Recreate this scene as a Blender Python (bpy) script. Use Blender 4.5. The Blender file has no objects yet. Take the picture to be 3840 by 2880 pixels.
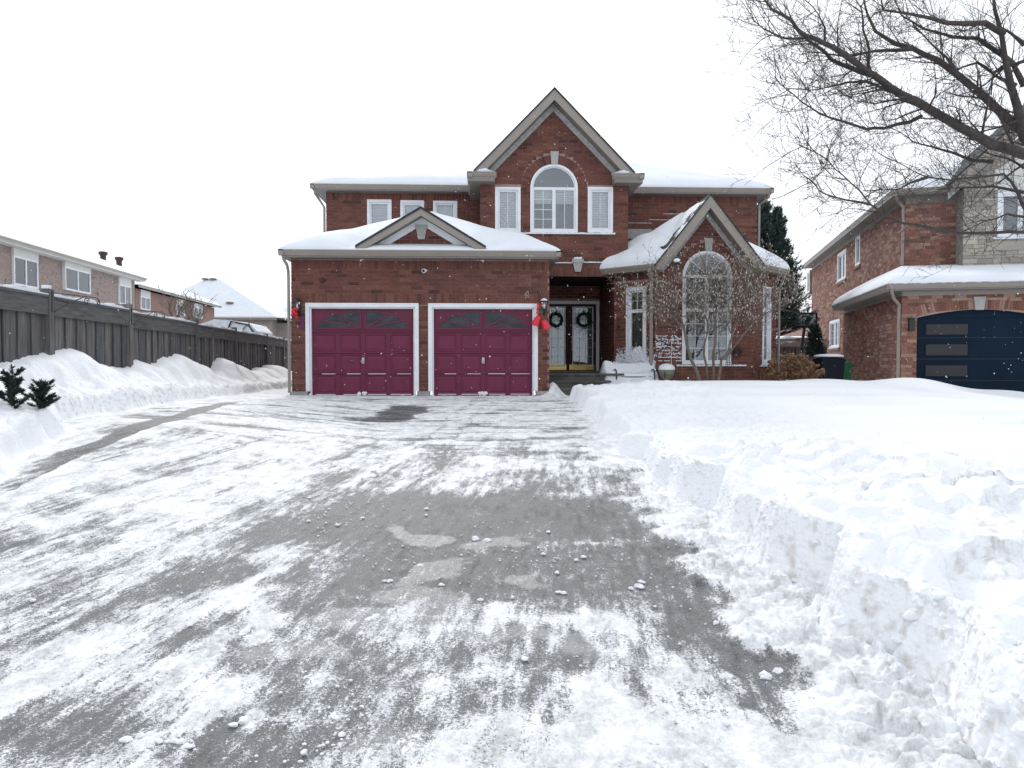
import bpy, math, random
import numpy as np
from mathutils import Vector, Matrix
from mathutils.geometry import delaunay_2d_cdt

random.seed(7)
RNG = np.random.default_rng(11)
SC = bpy.context.scene
COL = SC.collection

# ------------------------------------------------------------------ camera, sky, sun, exposure
F = 2800.0                      # focal length in photograph pixels
YAW, PITCH = math.radians(2.45), math.radians(1.64)
CAMZ = 0.80
cam_d = bpy.data.cameras.new('camera'); cam = bpy.data.objects.new('camera', cam_d); COL.objects.link(cam)
cam.location = (0, 0, CAMZ); cam.rotation_euler = (math.pi/2 - PITCH, 0, -YAW)
cam_d.sensor_width = 36; cam_d.lens = 36*F/3840; cam_d.clip_start = 0.1; cam_d.clip_end = 1500
SC.camera = cam

SUN_EL, SUN_AZ = math.radians(34), math.radians(-8)    # azimuth from +Y towards +X : behind the house
world = bpy.data.worlds.new('World'); SC.world = world; world.use_nodes = True
wn = world.node_tree.nodes; wl = world.node_tree.links; wn.clear()
sky = wn.new('ShaderNodeTexSky'); sky.sky_type = 'NISHITA'; sky.sun_disc = False
sky.sun_elevation = SUN_EL; sky.sun_rotation = SUN_AZ; sky.dust_density = 4; sky.altitude = 100
hs = wn.new('ShaderNodeHueSaturation'); hs.inputs['Saturation'].default_value = 0.12
mx = wn.new('ShaderNodeMix'); mx.data_type = 'RGBA'; mx.inputs[0].default_value = 0.86
mx.inputs[7].default_value = (10.5, 10.95, 11.7, 1)       # even overcast cloud
bg = wn.new('ShaderNodeBackground'); bg.inputs[1].default_value = 0.103
wo = wn.new('ShaderNodeOutputWorld')
wl.new(sky.outputs[0], hs.inputs['Color']); wl.new(hs.outputs[0], mx.inputs[6])
wl.new(mx.outputs[2], bg.inputs[0]); wl.new(bg.outputs[0], wo.inputs[0])
sd = bpy.data.lights.new('sun', 'SUN'); sd.energy = 1.25; sd.angle = math.radians(11); sd.color = (1, .975, .94)
so = bpy.data.objects.new('sun', sd); COL.objects.link(so)
sdir = Vector((math.sin(SUN_AZ)*math.cos(SUN_EL), math.cos(SUN_AZ)*math.cos(SUN_EL), math.sin(SUN_EL)))
so.rotation_euler = sdir.to_track_quat('Z', 'Y').to_euler(); so.location = (0, 0, 30)
SC.view_settings.view_transform = 'Standard'; SC.view_settings.look = 'None'
SC.view_settings.exposure = 0.20; SC.view_settings.gamma = 1
try: SC.view_settings.use_curve_mapping = False
except Exception: pass
SC.cycles.max_bounces = 6; SC.cycles.diffuse_bounces = 4; SC.cycles.transparent_max_bounces = 12

# ------------------------------------------------------------------ measuring helpers
_Rc = Matrix.Rotation(-YAW, 3, 'Z') @ Matrix.Rotation(math.pi/2 - PITCH, 3, 'X')
def ray(px, py):
    return _Rc @ Vector(((px-1920)/F, -(py-1440)/F, -1.0))
def at(px, py, Y):                # world point on the plane y = Y
    r = ray(px, py); t = Y/r.y
    return Vector((r.x*t, Y, CAMZ + r.z*t))
def X_(px, Y): return at(px, 1360, Y).x
def Z_(py, Y, px=1900): return at(px, py, Y).z

# ------------------------------------------------------------------ noise
def _hash(ix, iy, seed):
    h = (ix.astype(np.int64)*374761393 + iy.astype(np.int64)*668265263 + seed*1442695041) & 0xffffffff
    h = ((h ^ (h >> 13))*1274126177) & 0xffffffff
    return ((h ^ (h >> 16)) & 0xffffff)/float(0xffffff)
def vnoise(x, y, seed=0):
    ix = np.floor(x); iy = np.floor(y); fx = x-ix; fy = y-iy
    fx = fx*fx*fx*(fx*(fx*6-15)+10); fy = fy*fy*fy*(fy*(fy*6-15)+10)
    a = _hash(ix, iy, seed); b = _hash(ix+1, iy, seed); c = _hash(ix, iy+1, seed); d = _hash(ix+1, iy+1, seed)
    return (a*(1-fx)+b*fx)*(1-fy) + (c*(1-fx)+d*fx)*fy - .5
def fbm(x, y, freq=1., octv=4, seed=0, gain=.5):
    r = 0; a = 1.; s = 0
    for o in range(octv):
        ca, sa = math.cos(o*1.1), math.sin(o*1.1)
        r = r + a*vnoise((x*ca-y*sa)*freq+17.3*o, (x*sa+y*ca)*freq-9.1*o, seed+o*31); s += a; a *= gain; freq *= 2.03
    return r/s*2
def billow(x, y, freq, octv, seed):
    r = 0; a = 1.; s = 0
    for o in range(octv):
        r = r + a*np.abs(vnoise(x*freq+3.7*o, y*freq+8.3*o, seed+o*17))*2; s += a; a *= .55; freq *= 2.1
    return r/s
def worley(x, y, seed=0):
    ix = np.floor(x); iy = np.floor(y); best = np.full(np.shape(x), 9.); val = np.zeros(np.shape(x)); sec = np.full(np.shape(x), 9.)
    for dx in (-1, 0, 1):
        for dy in (-1, 0, 1):
            cx, cy = ix+dx, iy+dy; px, py = cx+_hash(cx, cy, seed), cy+_hash(cx, cy, seed+7); d = np.sqrt((x-px)**2+(y-py)**2); h = _hash(cx, cy, seed+13)
            m = d < best; sec = np.where(m, best, np.minimum(sec, d)); val = np.where(m, h, val); best = np.where(m, d, best)
    return best, sec-best, val
def chunks(x, y, f, seed):
    wx = x*f+.5*fbm(x, y, f*.8, 2, seed+1); wy = y*f+.5*fbm(x, y, f*.8, 2, seed+2)
    b, e, v = worley(wx, wy, seed); return (v-.4)*sst(0, .35, e)+.25*sst(0, .4, e)-.12*b
def sst(a, b, x):
    t = np.clip((x-a)/(b-a), 0, 1); return t*t*(3-2*t)

# ------------------------------------------------------------------ materials
MATS = {}
def mat(name, build):
    m = bpy.data.materials.new(name); m.use_nodes = True
    n = m.node_tree.nodes; l = m.node_tree.links
    b = n['Principled BSDF']; build(n, l, b); MATS[name] = m; return m
def N(n, t, **k):
    x = n.new(t)
    for a, v in k.items():
        if a.startswith('i_'): x.inputs[a[2:].replace('_', ' ')].default_value = v
        else: setattr(x, a, v)
    return x
def ramp(n, stops):
    r = n.new('ShaderNodeValToRGB'); e = r.color_ramp.elements
    while len(e) > 1: e.remove(e[0])
    e[0].position = stops[0][0]; e[0].color = (*stops[0][1], 1)
    for p, c in stops[1:]:
        q = e.new(p); q.color = (*c, 1)
    return r
def bump(n, l, b, src, strength=.3, dist=.01):
    bp = N(n, 'ShaderNodeBump'); bp.inputs['Strength'].default_value = strength; bp.inputs['Distance'].default_value = dist
    l.new(src, bp.inputs['Height']); l.new(bp.outputs[0], b.inputs['Normal'])
def coords(n, l, scale=(1, 1, 1), generated=False):
    tc = n.new('ShaderNodeTexCoord'); mp = n.new('ShaderNodeMapping'); mp.inputs['Scale'].default_value = scale
    if generated:
        l.new(tc.outputs['Object'], mp.inputs[0])
    else:
        g = n.new('ShaderNodeNewGeometry'); l.new(g.outputs['Position'], mp.inputs[0])
    return mp.outputs[0]
def plain(name, col, rough=.6, var=.12, scale=6., bstr=.1, metal=0., spec=.5, bscale=None, stretch=(1, 1, 1)):
    def f(n, l, b):
        c = coords(n, l, stretch)
        ns = N(n, 'ShaderNodeTexNoise'); ns.inputs['Scale'].default_value = scale; ns.inputs['Detail'].default_value = 6
        l.new(c, ns.inputs['Vector'])
        lo = tuple(x*(1-var) for x in col); hi = tuple(min(1, x*(1+var)) for x in col)
        r = ramp(n, [(.3, lo), (.7, hi)]); l.new(ns.outputs[0], r.inputs[0]); l.new(r.outputs[0], b.inputs['Base Color'])
        b.inputs['Roughness'].default_value = rough; b.inputs['Metallic'].default_value = metal
        b.inputs['Specular IOR Level'].default_value = spec
        n2 = N(n, 'ShaderNodeTexNoise'); n2.inputs['Scale'].default_value = bscale or scale*8; n2.inputs['Detail'].default_value = 5
        l.new(c, n2.inputs['Vector']); bump(n, l, b, n2.outputs[0], bstr, .01)
    return mat(name, f)

def brickmat(name, stops, island, dirt=.28):
    def f(n, l, b):
        g = n.new('ShaderNodeNewGeometry'); oi = n.new('ShaderNodeObjectInfo')
        rnd = g.outputs['Random Per Island'] if island else oi.outputs['Random']
        c = coords(n, l)
        r = ramp(n, stops); l.new(rnd, r.inputs[0])
        ns = N(n, 'ShaderNodeTexNoise'); ns.inputs['Scale'].default_value = 28; ns.inputs['Detail'].default_value = 6; l.new(c, ns.inputs['Vector'])
        big = N(n, 'ShaderNodeTexNoise'); big.inputs['Scale'].default_value = .9; big.inputs['Detail'].default_value = 4; l.new(c, big.inputs['Vector'])
        br = N(n, 'ShaderNodeMapRange'); br.inputs[1].default_value = .25; br.inputs[2].default_value = .75; br.inputs[3].default_value = 1-dirt; br.inputs[4].default_value = 1+dirt
        l.new(ns.outputs[0], br.inputs[0])
        m1 = N(n, 'ShaderNodeMix', data_type='RGBA', blend_type='MULTIPLY'); m1.inputs[0].default_value = 1
        l.new(r.outputs[0], m1.inputs[6]); l.new(br.outputs[0], m1.inputs[7])
        r2 = ramp(n, [(.35, (.92, .90, .93)), (.65, (1.07, 1.06, 1.0))]); l.new(big.outputs[0], r2.inputs[0])
        m2 = N(n, 'ShaderNodeMix', data_type='RGBA', blend_type='MULTIPLY'); m2.inputs[0].default_value = 1
        l.new(m1.outputs[2], m2.inputs[6]); l.new(r2.outputs[0], m2.inputs[7])
        l.new(m2.outputs[2], b.inputs['Base Color'])
        b.inputs['Roughness'].default_value = .85; b.inputs['Specular IOR Level'].default_value = .25
        bump(n, l, b, ns.outputs[0], .5, .006)
    return mat(name, f)
RED = [(0., (.062, .032, .026)), (.08, (.108, .047, .037)), (.45, (.138, .056, .044)), (.85, (.156, .065, .049)), (1., (.176, .078, .058))]
BR_OBJ = brickmat('red brick single', RED, False); BR_ISL = brickmat('red brick', RED, True)
RED2 = [(0., (.14, .066, .052)), (.4, (.215, .098, .076)), (.7, (.255, .122, .094)), (.80, (.28, .175, .135)), (1., (.31, .215, .165))]
BN_OBJ = brickmat('orange red brick single', RED2, False); BN_ISL = brickmat('orange red brick', RED2, True)
STN = [(0., (.27, .25, .22)), (.5, (.34, .32, .28)), (1., (.42, .39, .34))]
ST_ISL = brickmat('grey stone block', STN, True, .15)
MORTAR = plain('mortar', (.30, .20, .185), .95, .2, 5, .4)
MORTAR2 = plain('pale mortar', (.33, .24, .20), .95, .2, 5, .4)
MORTAR3 = plain('grey mortar', (.25, .235, .21), .95, .2, 5, .4)
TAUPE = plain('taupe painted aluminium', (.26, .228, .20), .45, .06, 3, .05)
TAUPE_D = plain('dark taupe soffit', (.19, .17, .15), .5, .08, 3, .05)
FRIEZE = plain('weathered grey painted wood', (.36, .35, .34), .7, .22, 4, .3, stretch=(3, 3, 3))
WHITE = plain('white painted frame', (.72, .74, .77), .45, .06, 4, .05)
BURG = plain('burgundy painted steel', (.125, .0115, .044), .5, .10, 2.2, .08, spec=.4)
BURG_P = plain('burgundy pressed panel', (.135, .0125, .048), .5, .14, 3, .10, spec=.4)
MAROON = plain('dark maroon door paint', (.035, .006, .007), .5, .2, 4, .05, spec=.2)
WOOD_SHADE = plain('soffit wood with painted shade', (.022, .014, .012), .7, .3, 4, .1, spec=.2)  # porch ceiling wood, base colour darkened to carry the deep shade of the porch
STEPM = plain('dark grey stone step', (.085, .083, .08), .85, .3, 6, .4)
NAVY = plain('navy painted steel', (.0035, .014, .030), .6, .15, 2, .04, spec=.12)
BLACK = plain('black metal', (.012, .012, .013), .45, .2, 6, .1)
CONC = plain('grey concrete', (.28, .28, .28), .9, .15, 8, .4)
KEY = plain('grey cast keystone', (.36, .36, .345), .9, .08, 10, .3)
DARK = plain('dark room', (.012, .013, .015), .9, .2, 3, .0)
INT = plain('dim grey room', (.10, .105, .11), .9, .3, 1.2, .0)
CURT = plain('grey green curtain', (.115, .135, .135), .9, .15, 3, .03, stretch=(14, 14, .5))
CURTW = plain('white curtain', (.62, .64, .66), .9, .1, 5, .3, stretch=(9, 9, .6))
BLIND = plain('white blind slat', (.80, .82, .82), .6, .06, 4, .05)
BRASS = plain('brass', (.55, .38, .13), .3, .2, 8, .1, metal=1.)
STEEL = plain('worn steel', (.45, .46, .47), .45, .2, 20, .1, metal=.7)
REDM = plain('shiny red foil', (.62, .012, .03), .3, .2, 20, .3)
GREENP = plain('green holly leaf', (.02, .10, .04), .5, .3, 20, .2)
NEEDLE = plain('dark conifer needles', (.014, .034, .028), .8, .5, 9, .2)
NEEDLE2 = plain('blue green conifer needles', (.035, .07, .06), .8, .5, 12, .2)
BARK = plain('dark grey bark', (.055, .045, .042), .9, .35, 14, .8, bscale=60)
BARK2 = plain('pale grey brown bark', (.15, .125, .105), .9, .25, 14, .6, bscale=60)
BUD = plain('pale furry bud', (.42, .37, .32), .9, .2, 20, .1)
DRY = plain('dry brown flower heads', (.20, .112, .058), .95, .45, 14, .5)
STONEP = plain('mossy planter stone', (.16, .15, .12), .9, .3, 12, .5)
BINK = plain('black plastic', (.008, .010, .018), .6, .2, 4, .1, spec=.15)
BING = plain('green plastic', (.015, .11, .05), .4, .2, 4, .1)
SHING = plain('charcoal asphalt shingle', (.035, .037, .04), .95, .35, 12, .6)
STUCCO = plain('beige siding', (.30, .26, .235), .9, .08, 2, .2)
PINK = plain('pinkish brown brick far', (.25, .15, .125), .9, .2, 9, .3)
GUTC = plain('beige gutter', (.42, .40, .35), .5, .06, 3, .05)
CREAM = plain('cream panel', (.60, .60, .57), .7, .06, 3, .1)
PLASTIC = plain('milky plastic sheet', (.55, .60, .64), .3, .15, 3, .2)
CHIM = plain('dark red vent metal', (.05, .025, .025), .5, .2, 10, .1)

def f_snow(n, l, b, dirty=False):
    c = coords(n, l)
    n1 = N(n, 'ShaderNodeTexNoise'); n1.inputs['Scale'].default_value = 1.3; n1.inputs['Detail'].default_value = 5; l.new(c, n1.inputs['Vector'])
    r = ramp(n, [(.3, (.68, .725, .775)), (.7, (.75, .782, .82))]); l.new(n1.outputs[0], r.inputs[0]); l.new(r.outputs[0], b.inputs['Base Color'])
    b.inputs['Roughness'].default_value = .75; b.inputs['Specular IOR Level'].default_value = .25
    n2 = N(n, 'ShaderNodeTexNoise'); n2.inputs['Scale'].default_value = 45; n2.inputs['Detail'].default_value = 6; l.new(c, n2.inputs['Vector'])
    bump(n, l, b, n2.outputs[0], .25, .012)
SNOW = mat('snow', f_snow)
CRUMB = plain('crumbled snow', (.80, .82, .845), .75, .06, 20, .3)
def f_bank(n, l, b):
    c = coords(n, l)
    at_ = N(n, 'ShaderNodeAttribute', attribute_name='rough')
    dt = N(n, 'ShaderNodeAttribute', attribute_name='dirt')
    n1 = N(n, 'ShaderNodeTexNoise'); n1.inputs['Scale'].default_value = 14; n1.inputs['Detail'].default_value = 7; l.new(c, n1.inputs['Vector'])
    ad = N(n, 'ShaderNodeMath', operation='MULTIPLY_ADD'); l.new(n1.outputs[0], ad.inputs[0]); ad.inputs[1].default_value = 1.1
    l.new(dt.outputs['Fac'], ad.inputs[2])
    r = ramp(n, [(.74, (.845, .865, .89)), (.98, (.60, .575, .55)), (1., (.46, .42, .39))]); l.new(ad.outputs[0], r.inputs[0])
    l.new(r.outputs[0], b.inputs['Base Color'])
    b.inputs['Roughness'].default_value = .7; b.inputs['Specular IOR Level'].default_value = .25
    n2 = N(n, 'ShaderNodeTexNoise'); n2.inputs['Scale'].default_value = 38; n2.inputs['Detail'].default_value = 8; n2.inputs['Roughness'].default_value = .65; l.new(c, n2.inputs['Vector'])
    v = N(n, 'ShaderNodeTexVoronoi'); v.inputs['Scale'].default_value = 34; l.new(c, v.inputs['Vector'])
    s = N(n, 'ShaderNodeMath', operation='SUBTRACT'); l.new(n2.outputs[0], s.inputs[0]); l.new(v.outputs['Distance'], s.inputs[1])
    m = N(n, 'ShaderNodeMath', operation='MULTIPLY'); l.new(s.outputs[0], m.inputs[0]); l.new(at_.outputs['Fac'], m.inputs[1])
    bump(n, l, b, m.outputs[0], .55, .016)
BANK = mat('shovelled snow', f_bank)
def f_drive(n, l, b):
    g = n.new('ShaderNodeNewGeometry')
    cov = N(n, 'ShaderNodeAttribute', attribute_name='cover')
    ice = N(n, 'ShaderNodeAttribute', attribute_name='ice')
    def noise(scale, sc=(1, 1, 1), det=8, rough=.6):
        mp = n.new('ShaderNodeMapping'); mp.inputs['Scale'].default_value = sc; l.new(g.outputs['Position'], mp.inputs[0])
        x = N(n, 'ShaderNodeTexNoise'); x.inputs['Scale'].default_value = scale; x.inputs['Detail'].default_value = det; x.inputs['Roughness'].default_value = rough
        l.new(mp.outputs[0], x.inputs['Vector']); return x.outputs[0]
    def ma(op, a, bb, c=None):
        x = N(n, 'ShaderNodeMath', operation=op)
        for i, q in enumerate([a, bb] + ([c] if c is not None else [])):
            if isinstance(q, (int, float)): x.inputs[i].default_value = q
            else: l.new(q, x.inputs[i])
        return x.outputs[0]
    fa = N(n, 'ShaderNodeAttribute', attribute_name='far')
    fine = noise(75, (1, 1, 1), 6, .7); med = noise(9, (1.7, .8, 1), 10, .72); grain = noise(260, det=3)
    fu = N(n, 'ShaderNodeAttribute', attribute_name='fu'); sxy = n.new('ShaderNodeSeparateXYZ'); l.new(g.outputs['Position'], sxy.inputs[0]); cxy = n.new('ShaderNodeCombineXYZ')
    l.new(ma('MULTIPLY', fu.outputs['Fac'], 2.2), cxy.inputs[0]); l.new(ma('MULTIPLY', sxy.outputs[1], .30), cxy.inputs[1])
    sx_ = N(n, 'ShaderNodeTexNoise'); sx_.inputs['Scale'].default_value = 6.0; sx_.inputs['Detail'].default_value = 10; sx_.inputs['Roughness'].default_value = .7; l.new(cxy.outputs[0], sx_.inputs['Vector'])
    stn = sx_.outputs[0]; stf_ = noise(5.0, (.35, 1.3, 1), 8, .62)
    dlt = ma('SUBTRACT', stf_, stn); stk = ma('MULTIPLY_ADD', dlt, fa.outputs['Fac'], stn)
    t = ma('MULTIPLY_ADD', fine, 1.25, cov.outputs['Fac']); t = ma('MULTIPLY_ADD', med, .85, t); t = ma('MULTIPLY_ADD', stk, 1.15, t); t = ma('MULTIPLY_ADD', grain, 1.0, t); t = ma('SUBTRACT', t, 2.065)
    white = N(n, 'ShaderNodeMapRange', interpolation_type='SMOOTHSTEP'); l.new(t, white.inputs[0]); white.inputs[1].default_value = .36; white.inputs[2].default_value = .58
    film = N(n, 'ShaderNodeMapRange', interpolation_type='SMOOTHSTEP'); l.new(t, film.inputs[0]); film.inputs[1].default_value = -.15; film.inputs[2].default_value = .55; film.inputs[4].default_value = .36
    asp = ramp(n, [(.28, (.018, .020, .021)), (.5, (.042, .045, .046)), (.72, (.12, .122, .122))])
    l.new(ma('MULTIPLY_ADD', noise(120, det=5), .55, ma('MULTIPLY_ADD', stk, .45, ma('MULTIPLY_ADD', med, .45, -.225))), asp.inputs[0])
    icec = ramp(n, [(.3, (.30, .30, .295)), (.7, (.48, .48, .475))]); l.new(noise(25), icec.inputs[0])
    icf = ma('MULTIPLY_ADD', med, .9, ice.outputs['Fac']); icr = N(n, 'ShaderNodeMapRange', interpolation_type='SMOOTHSTEP'); l.new(icf, icr.inputs[0]); icr.inputs[1].default_value = .72; icr.inputs[2].default_value = .95
    mf_ = N(n, 'ShaderNodeMix', data_type='RGBA'); l.new(film.outputs[0], mf_.inputs[0]); l.new(asp.outputs[0], mf_.inputs[6]); mf_.inputs[7].default_value = (.55, .56, .57, 1)
    m0 = N(n, 'ShaderNodeMix', data_type='RGBA'); l.new(icr.outputs[0], m0.inputs[0]); l.new(mf_.outputs[2], m0.inputs[6]); l.new(icec.outputs[0], m0.inputs[7])
    m1 = N(n, 'ShaderNodeMix', data_type='RGBA'); l.new(white.outputs[0], m1.inputs[0]); l.new(m0.outputs[2], m1.inputs[6]); sn1 = noise(5, (1.3, .7, 1), 9, .7); sn2 = noise(42, (1, 1, 1), 6, .7); sn = ma('MULTIPLY_ADD', sn2, .5, sn1)
    snc = ramp(n, [(.55, (.46, .465, .47)), (.71, (.70, .712, .728)), (.85, (.86, .875, .89))]); l.new(sn, snc.inputs[0]); l.new(snc.outputs[0], m1.inputs[7])
    l.new(m1.outputs[2], b.inputs['Base Color'])
    rr = N(n, 'ShaderNodeMapRange'); l.new(white.outputs[0], rr.inputs[0]); rr.inputs[3].default_value = .55; rr.inputs[4].default_value = .75
    l.new(rr.outputs[0], b.inputs['Roughness']); b.inputs['Specular IOR Level'].default_value = .24
    h = ma('MULTIPLY_ADD', white.outputs[0], 1.0, ma('MULTIPLY', fine, .6))
    bump(n, l, b, h, .8, .014)
DRIVE = mat('icy asphalt driveway', f_drive)
def f_fence(n, l, b):
    oi = n.new('ShaderNodeObjectInfo'); c = coords(n, l, (9, 9, .8))
    ns = N(n, 'ShaderNodeTexNoise'); ns.inputs['Scale'].default_value = 3; ns.inputs['Detail'].default_value = 8; l.new(c, ns.inputs['Vector'])
    r = ramp(n, [(.25, (.052, .053, .056)), (.5, (.115, .113, .113)), (.8, (.19, .187, .182))]); l.new(ns.outputs[0], r.inputs[0])
    r2 = ramp(n, [(0, (.65, .68, .75)), (.5, (.95, .92, .92)), (1, (1.25, 1.2, 1.15))]); l.new(oi.outputs['Random'], r2.inputs[0])
    m = N(n, 'ShaderNodeMix', data_type='RGBA', blend_type='MULTIPLY'); m.inputs[0].default_value = 1; l.new(r.outputs[0], m.inputs[6]); l.new(r2.outputs[0], m.inputs[7])
    l.new(m.outputs[2], b.inputs['Base Color']); b.inputs['Roughness'].default_value = .9; bump(n, l, b, ns.outputs[0], .5, .01)
FENCE = mat('weathered grey boards', f_fence)
def f_fenceh(n, l, b):
    c = coords(n, l, (9, .8, 9)); ns = N(n, 'ShaderNodeTexNoise'); ns.inputs['Scale'].default_value = 3; ns.inputs['Detail'].default_value = 8; l.new(c, ns.inputs['Vector'])
    r = ramp(n, [(.25, (.052, .052, .054)), (.5, (.092, .091, .092)), (.8, (.15, .148, .145))]); l.new(ns.outputs[0], r.inputs[0]); l.new(r.outputs[0], b.inputs['Base Color']); b.inputs['Roughness'].default_value = .9; bump(n, l, b, ns.outputs[0], .5, .01)
FENCEH = mat('weathered grey rail wood', f_fenceh)
def f_mott(n, l, b):
    c = coords(n, l)
    bt = N(n, 'ShaderNodeTexBrick'); mp = n.new('ShaderNodeMapping'); mp.inputs['Rotation'].default_value = (math.pi/2, 0, 0)
    sx = n.new('ShaderNodeSeparateXYZ'); l.new(c, sx.inputs[0]); cx = n.new('ShaderNodeCombineXYZ'); l.new(sx.outputs[1], cx.inputs[0]); l.new(sx.outputs[2], cx.inputs[1])
    l.new(cx.outputs[0], bt.inputs['Vector']); bt.inputs['Scale'].default_value = 1
    bt.inputs['Brick Width'].default_value = .23; bt.inputs['Row Height'].default_value = .075; bt.inputs['Mortar Size'].default_value = .008
    bt.inputs['Color1'].default_value = (.22, .165, .145, 1); bt.inputs['Color2'].default_value = (.30, .235, .208, 1); bt.inputs['Mortar'].default_value = (.36, .30, .27, 1)
    v = N(n, 'ShaderNodeTexNoise'); v.inputs['Scale'].default_value = 4.5; v.inputs['Detail'].default_value = 3; l.new(c, v.inputs['Vector'])
    r = ramp(n, [(.30, (.45, .38, .36)), (.38, (1, 1, 1))]); l.new(v.outputs[0], r.inputs[0])
    m = N(n, 'ShaderNodeMix', data_type='RGBA', blend_type='MULTIPLY'); m.inputs[0].default_value = 1; l.new(bt.outputs[0], m.inputs[6]); l.new(r.outputs[0], m.inputs[7])
    l.new(m.outputs[2], b.inputs['Base Color']); b.inputs['Roughness'].default_value = .9
    bump(n, l, b, bt.outputs['Fac'], -.3, .01)
MOTT = mat('mottled tan brick', f_mott)
def f_glass(n, l, b):
    g = N(n, 'ShaderNodeBsdfGlossy'); g.inputs['Roughness'].default_value = .03; g.inputs['Color'].default_value = (.86, .9, .94, 1)
    t = N(n, 'ShaderNodeBsdfTransparent'); t.inputs['Color'].default_value = (.93, .95, .96, 1)
    fr = N(n, 'ShaderNodeFresnel'); fr.inputs['IOR'].default_value = 1.5
    a = N(n, 'ShaderNodeMath', operation='MULTIPLY_ADD'); l.new(fr.outputs[0], a.inputs[0]); a.inputs[1].default_value = 1.2; a.inputs[2].default_value = .06
    a.use_clamp = True
    m = n.new('ShaderNodeMixShader'); l.new(a.outputs[0], m.inputs[0]); l.new(t.outputs[0], m.inputs[1]); l.new(g.outputs[0], m.inputs[2])
    l.new(m.outputs[0], n['Material Output'].inputs[0])
GLASS = mat('window glass', f_glass)
def f_glassd(n, l, b):
    b.inputs['Base Color'].default_value = (.022, .030, .036, 1); b.inputs['Roughness'].default_value = .12; b.inputs['Specular IOR Level'].default_value = .35
    ns = N(n, 'ShaderNodeTexNoise'); ns.inputs['Scale'].default_value = 3.5; c = coords(n, l, (1, 1, 2)); l.new(c, ns.inputs['Vector'])
    r = ramp(n, [(.35, (.014, .020, .026)), (.7, (.040, .050, .056))]); l.new(ns.outputs[0], r.inputs[0]); l.new(r.outputs[0], b.inputs['Base Color'])
GLASSD = mat('dim garage glass', f_glassd)

# ------------------------------------------------------------------ mesh builder and object helpers
class Fr:                                             # a vertical wall frame: s along the wall, n outwards, z up
    def __init__(s_, ox, oy, ux=1., uy=0.):
        L = math.hypot(ux, uy); s_.o = (ox, oy); s_.u = (ux/L, uy/L); s_.n = (uy/L, -ux/L)
    def p(s_, s, n, z): return (s_.o[0]+s_.u[0]*s+s_.n[0]*n, s_.o[1]+s_.u[1]*s+s_.n[1]*n, z)
    def hit(s_, px, py, off=0.):
        r = ray(px, py); nx, ny = s_.n
        den = r.x*nx + r.y*ny; t = ((s_.o[0]+nx*off)*nx + (s_.o[1]+ny*off)*ny)/den
        x, y = r.x*t, r.y*t
        return (x-s_.o[0])*s_.u[0] + (y-s_.o[1])*s_.u[1], CAMZ + r.z*t
    def S(s_, px, off=0.): return s_.hit(px, 1360, off)[0]
    def Z(s_, px, py, off=0.): return s_.hit(px, py, off)[1]
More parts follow.
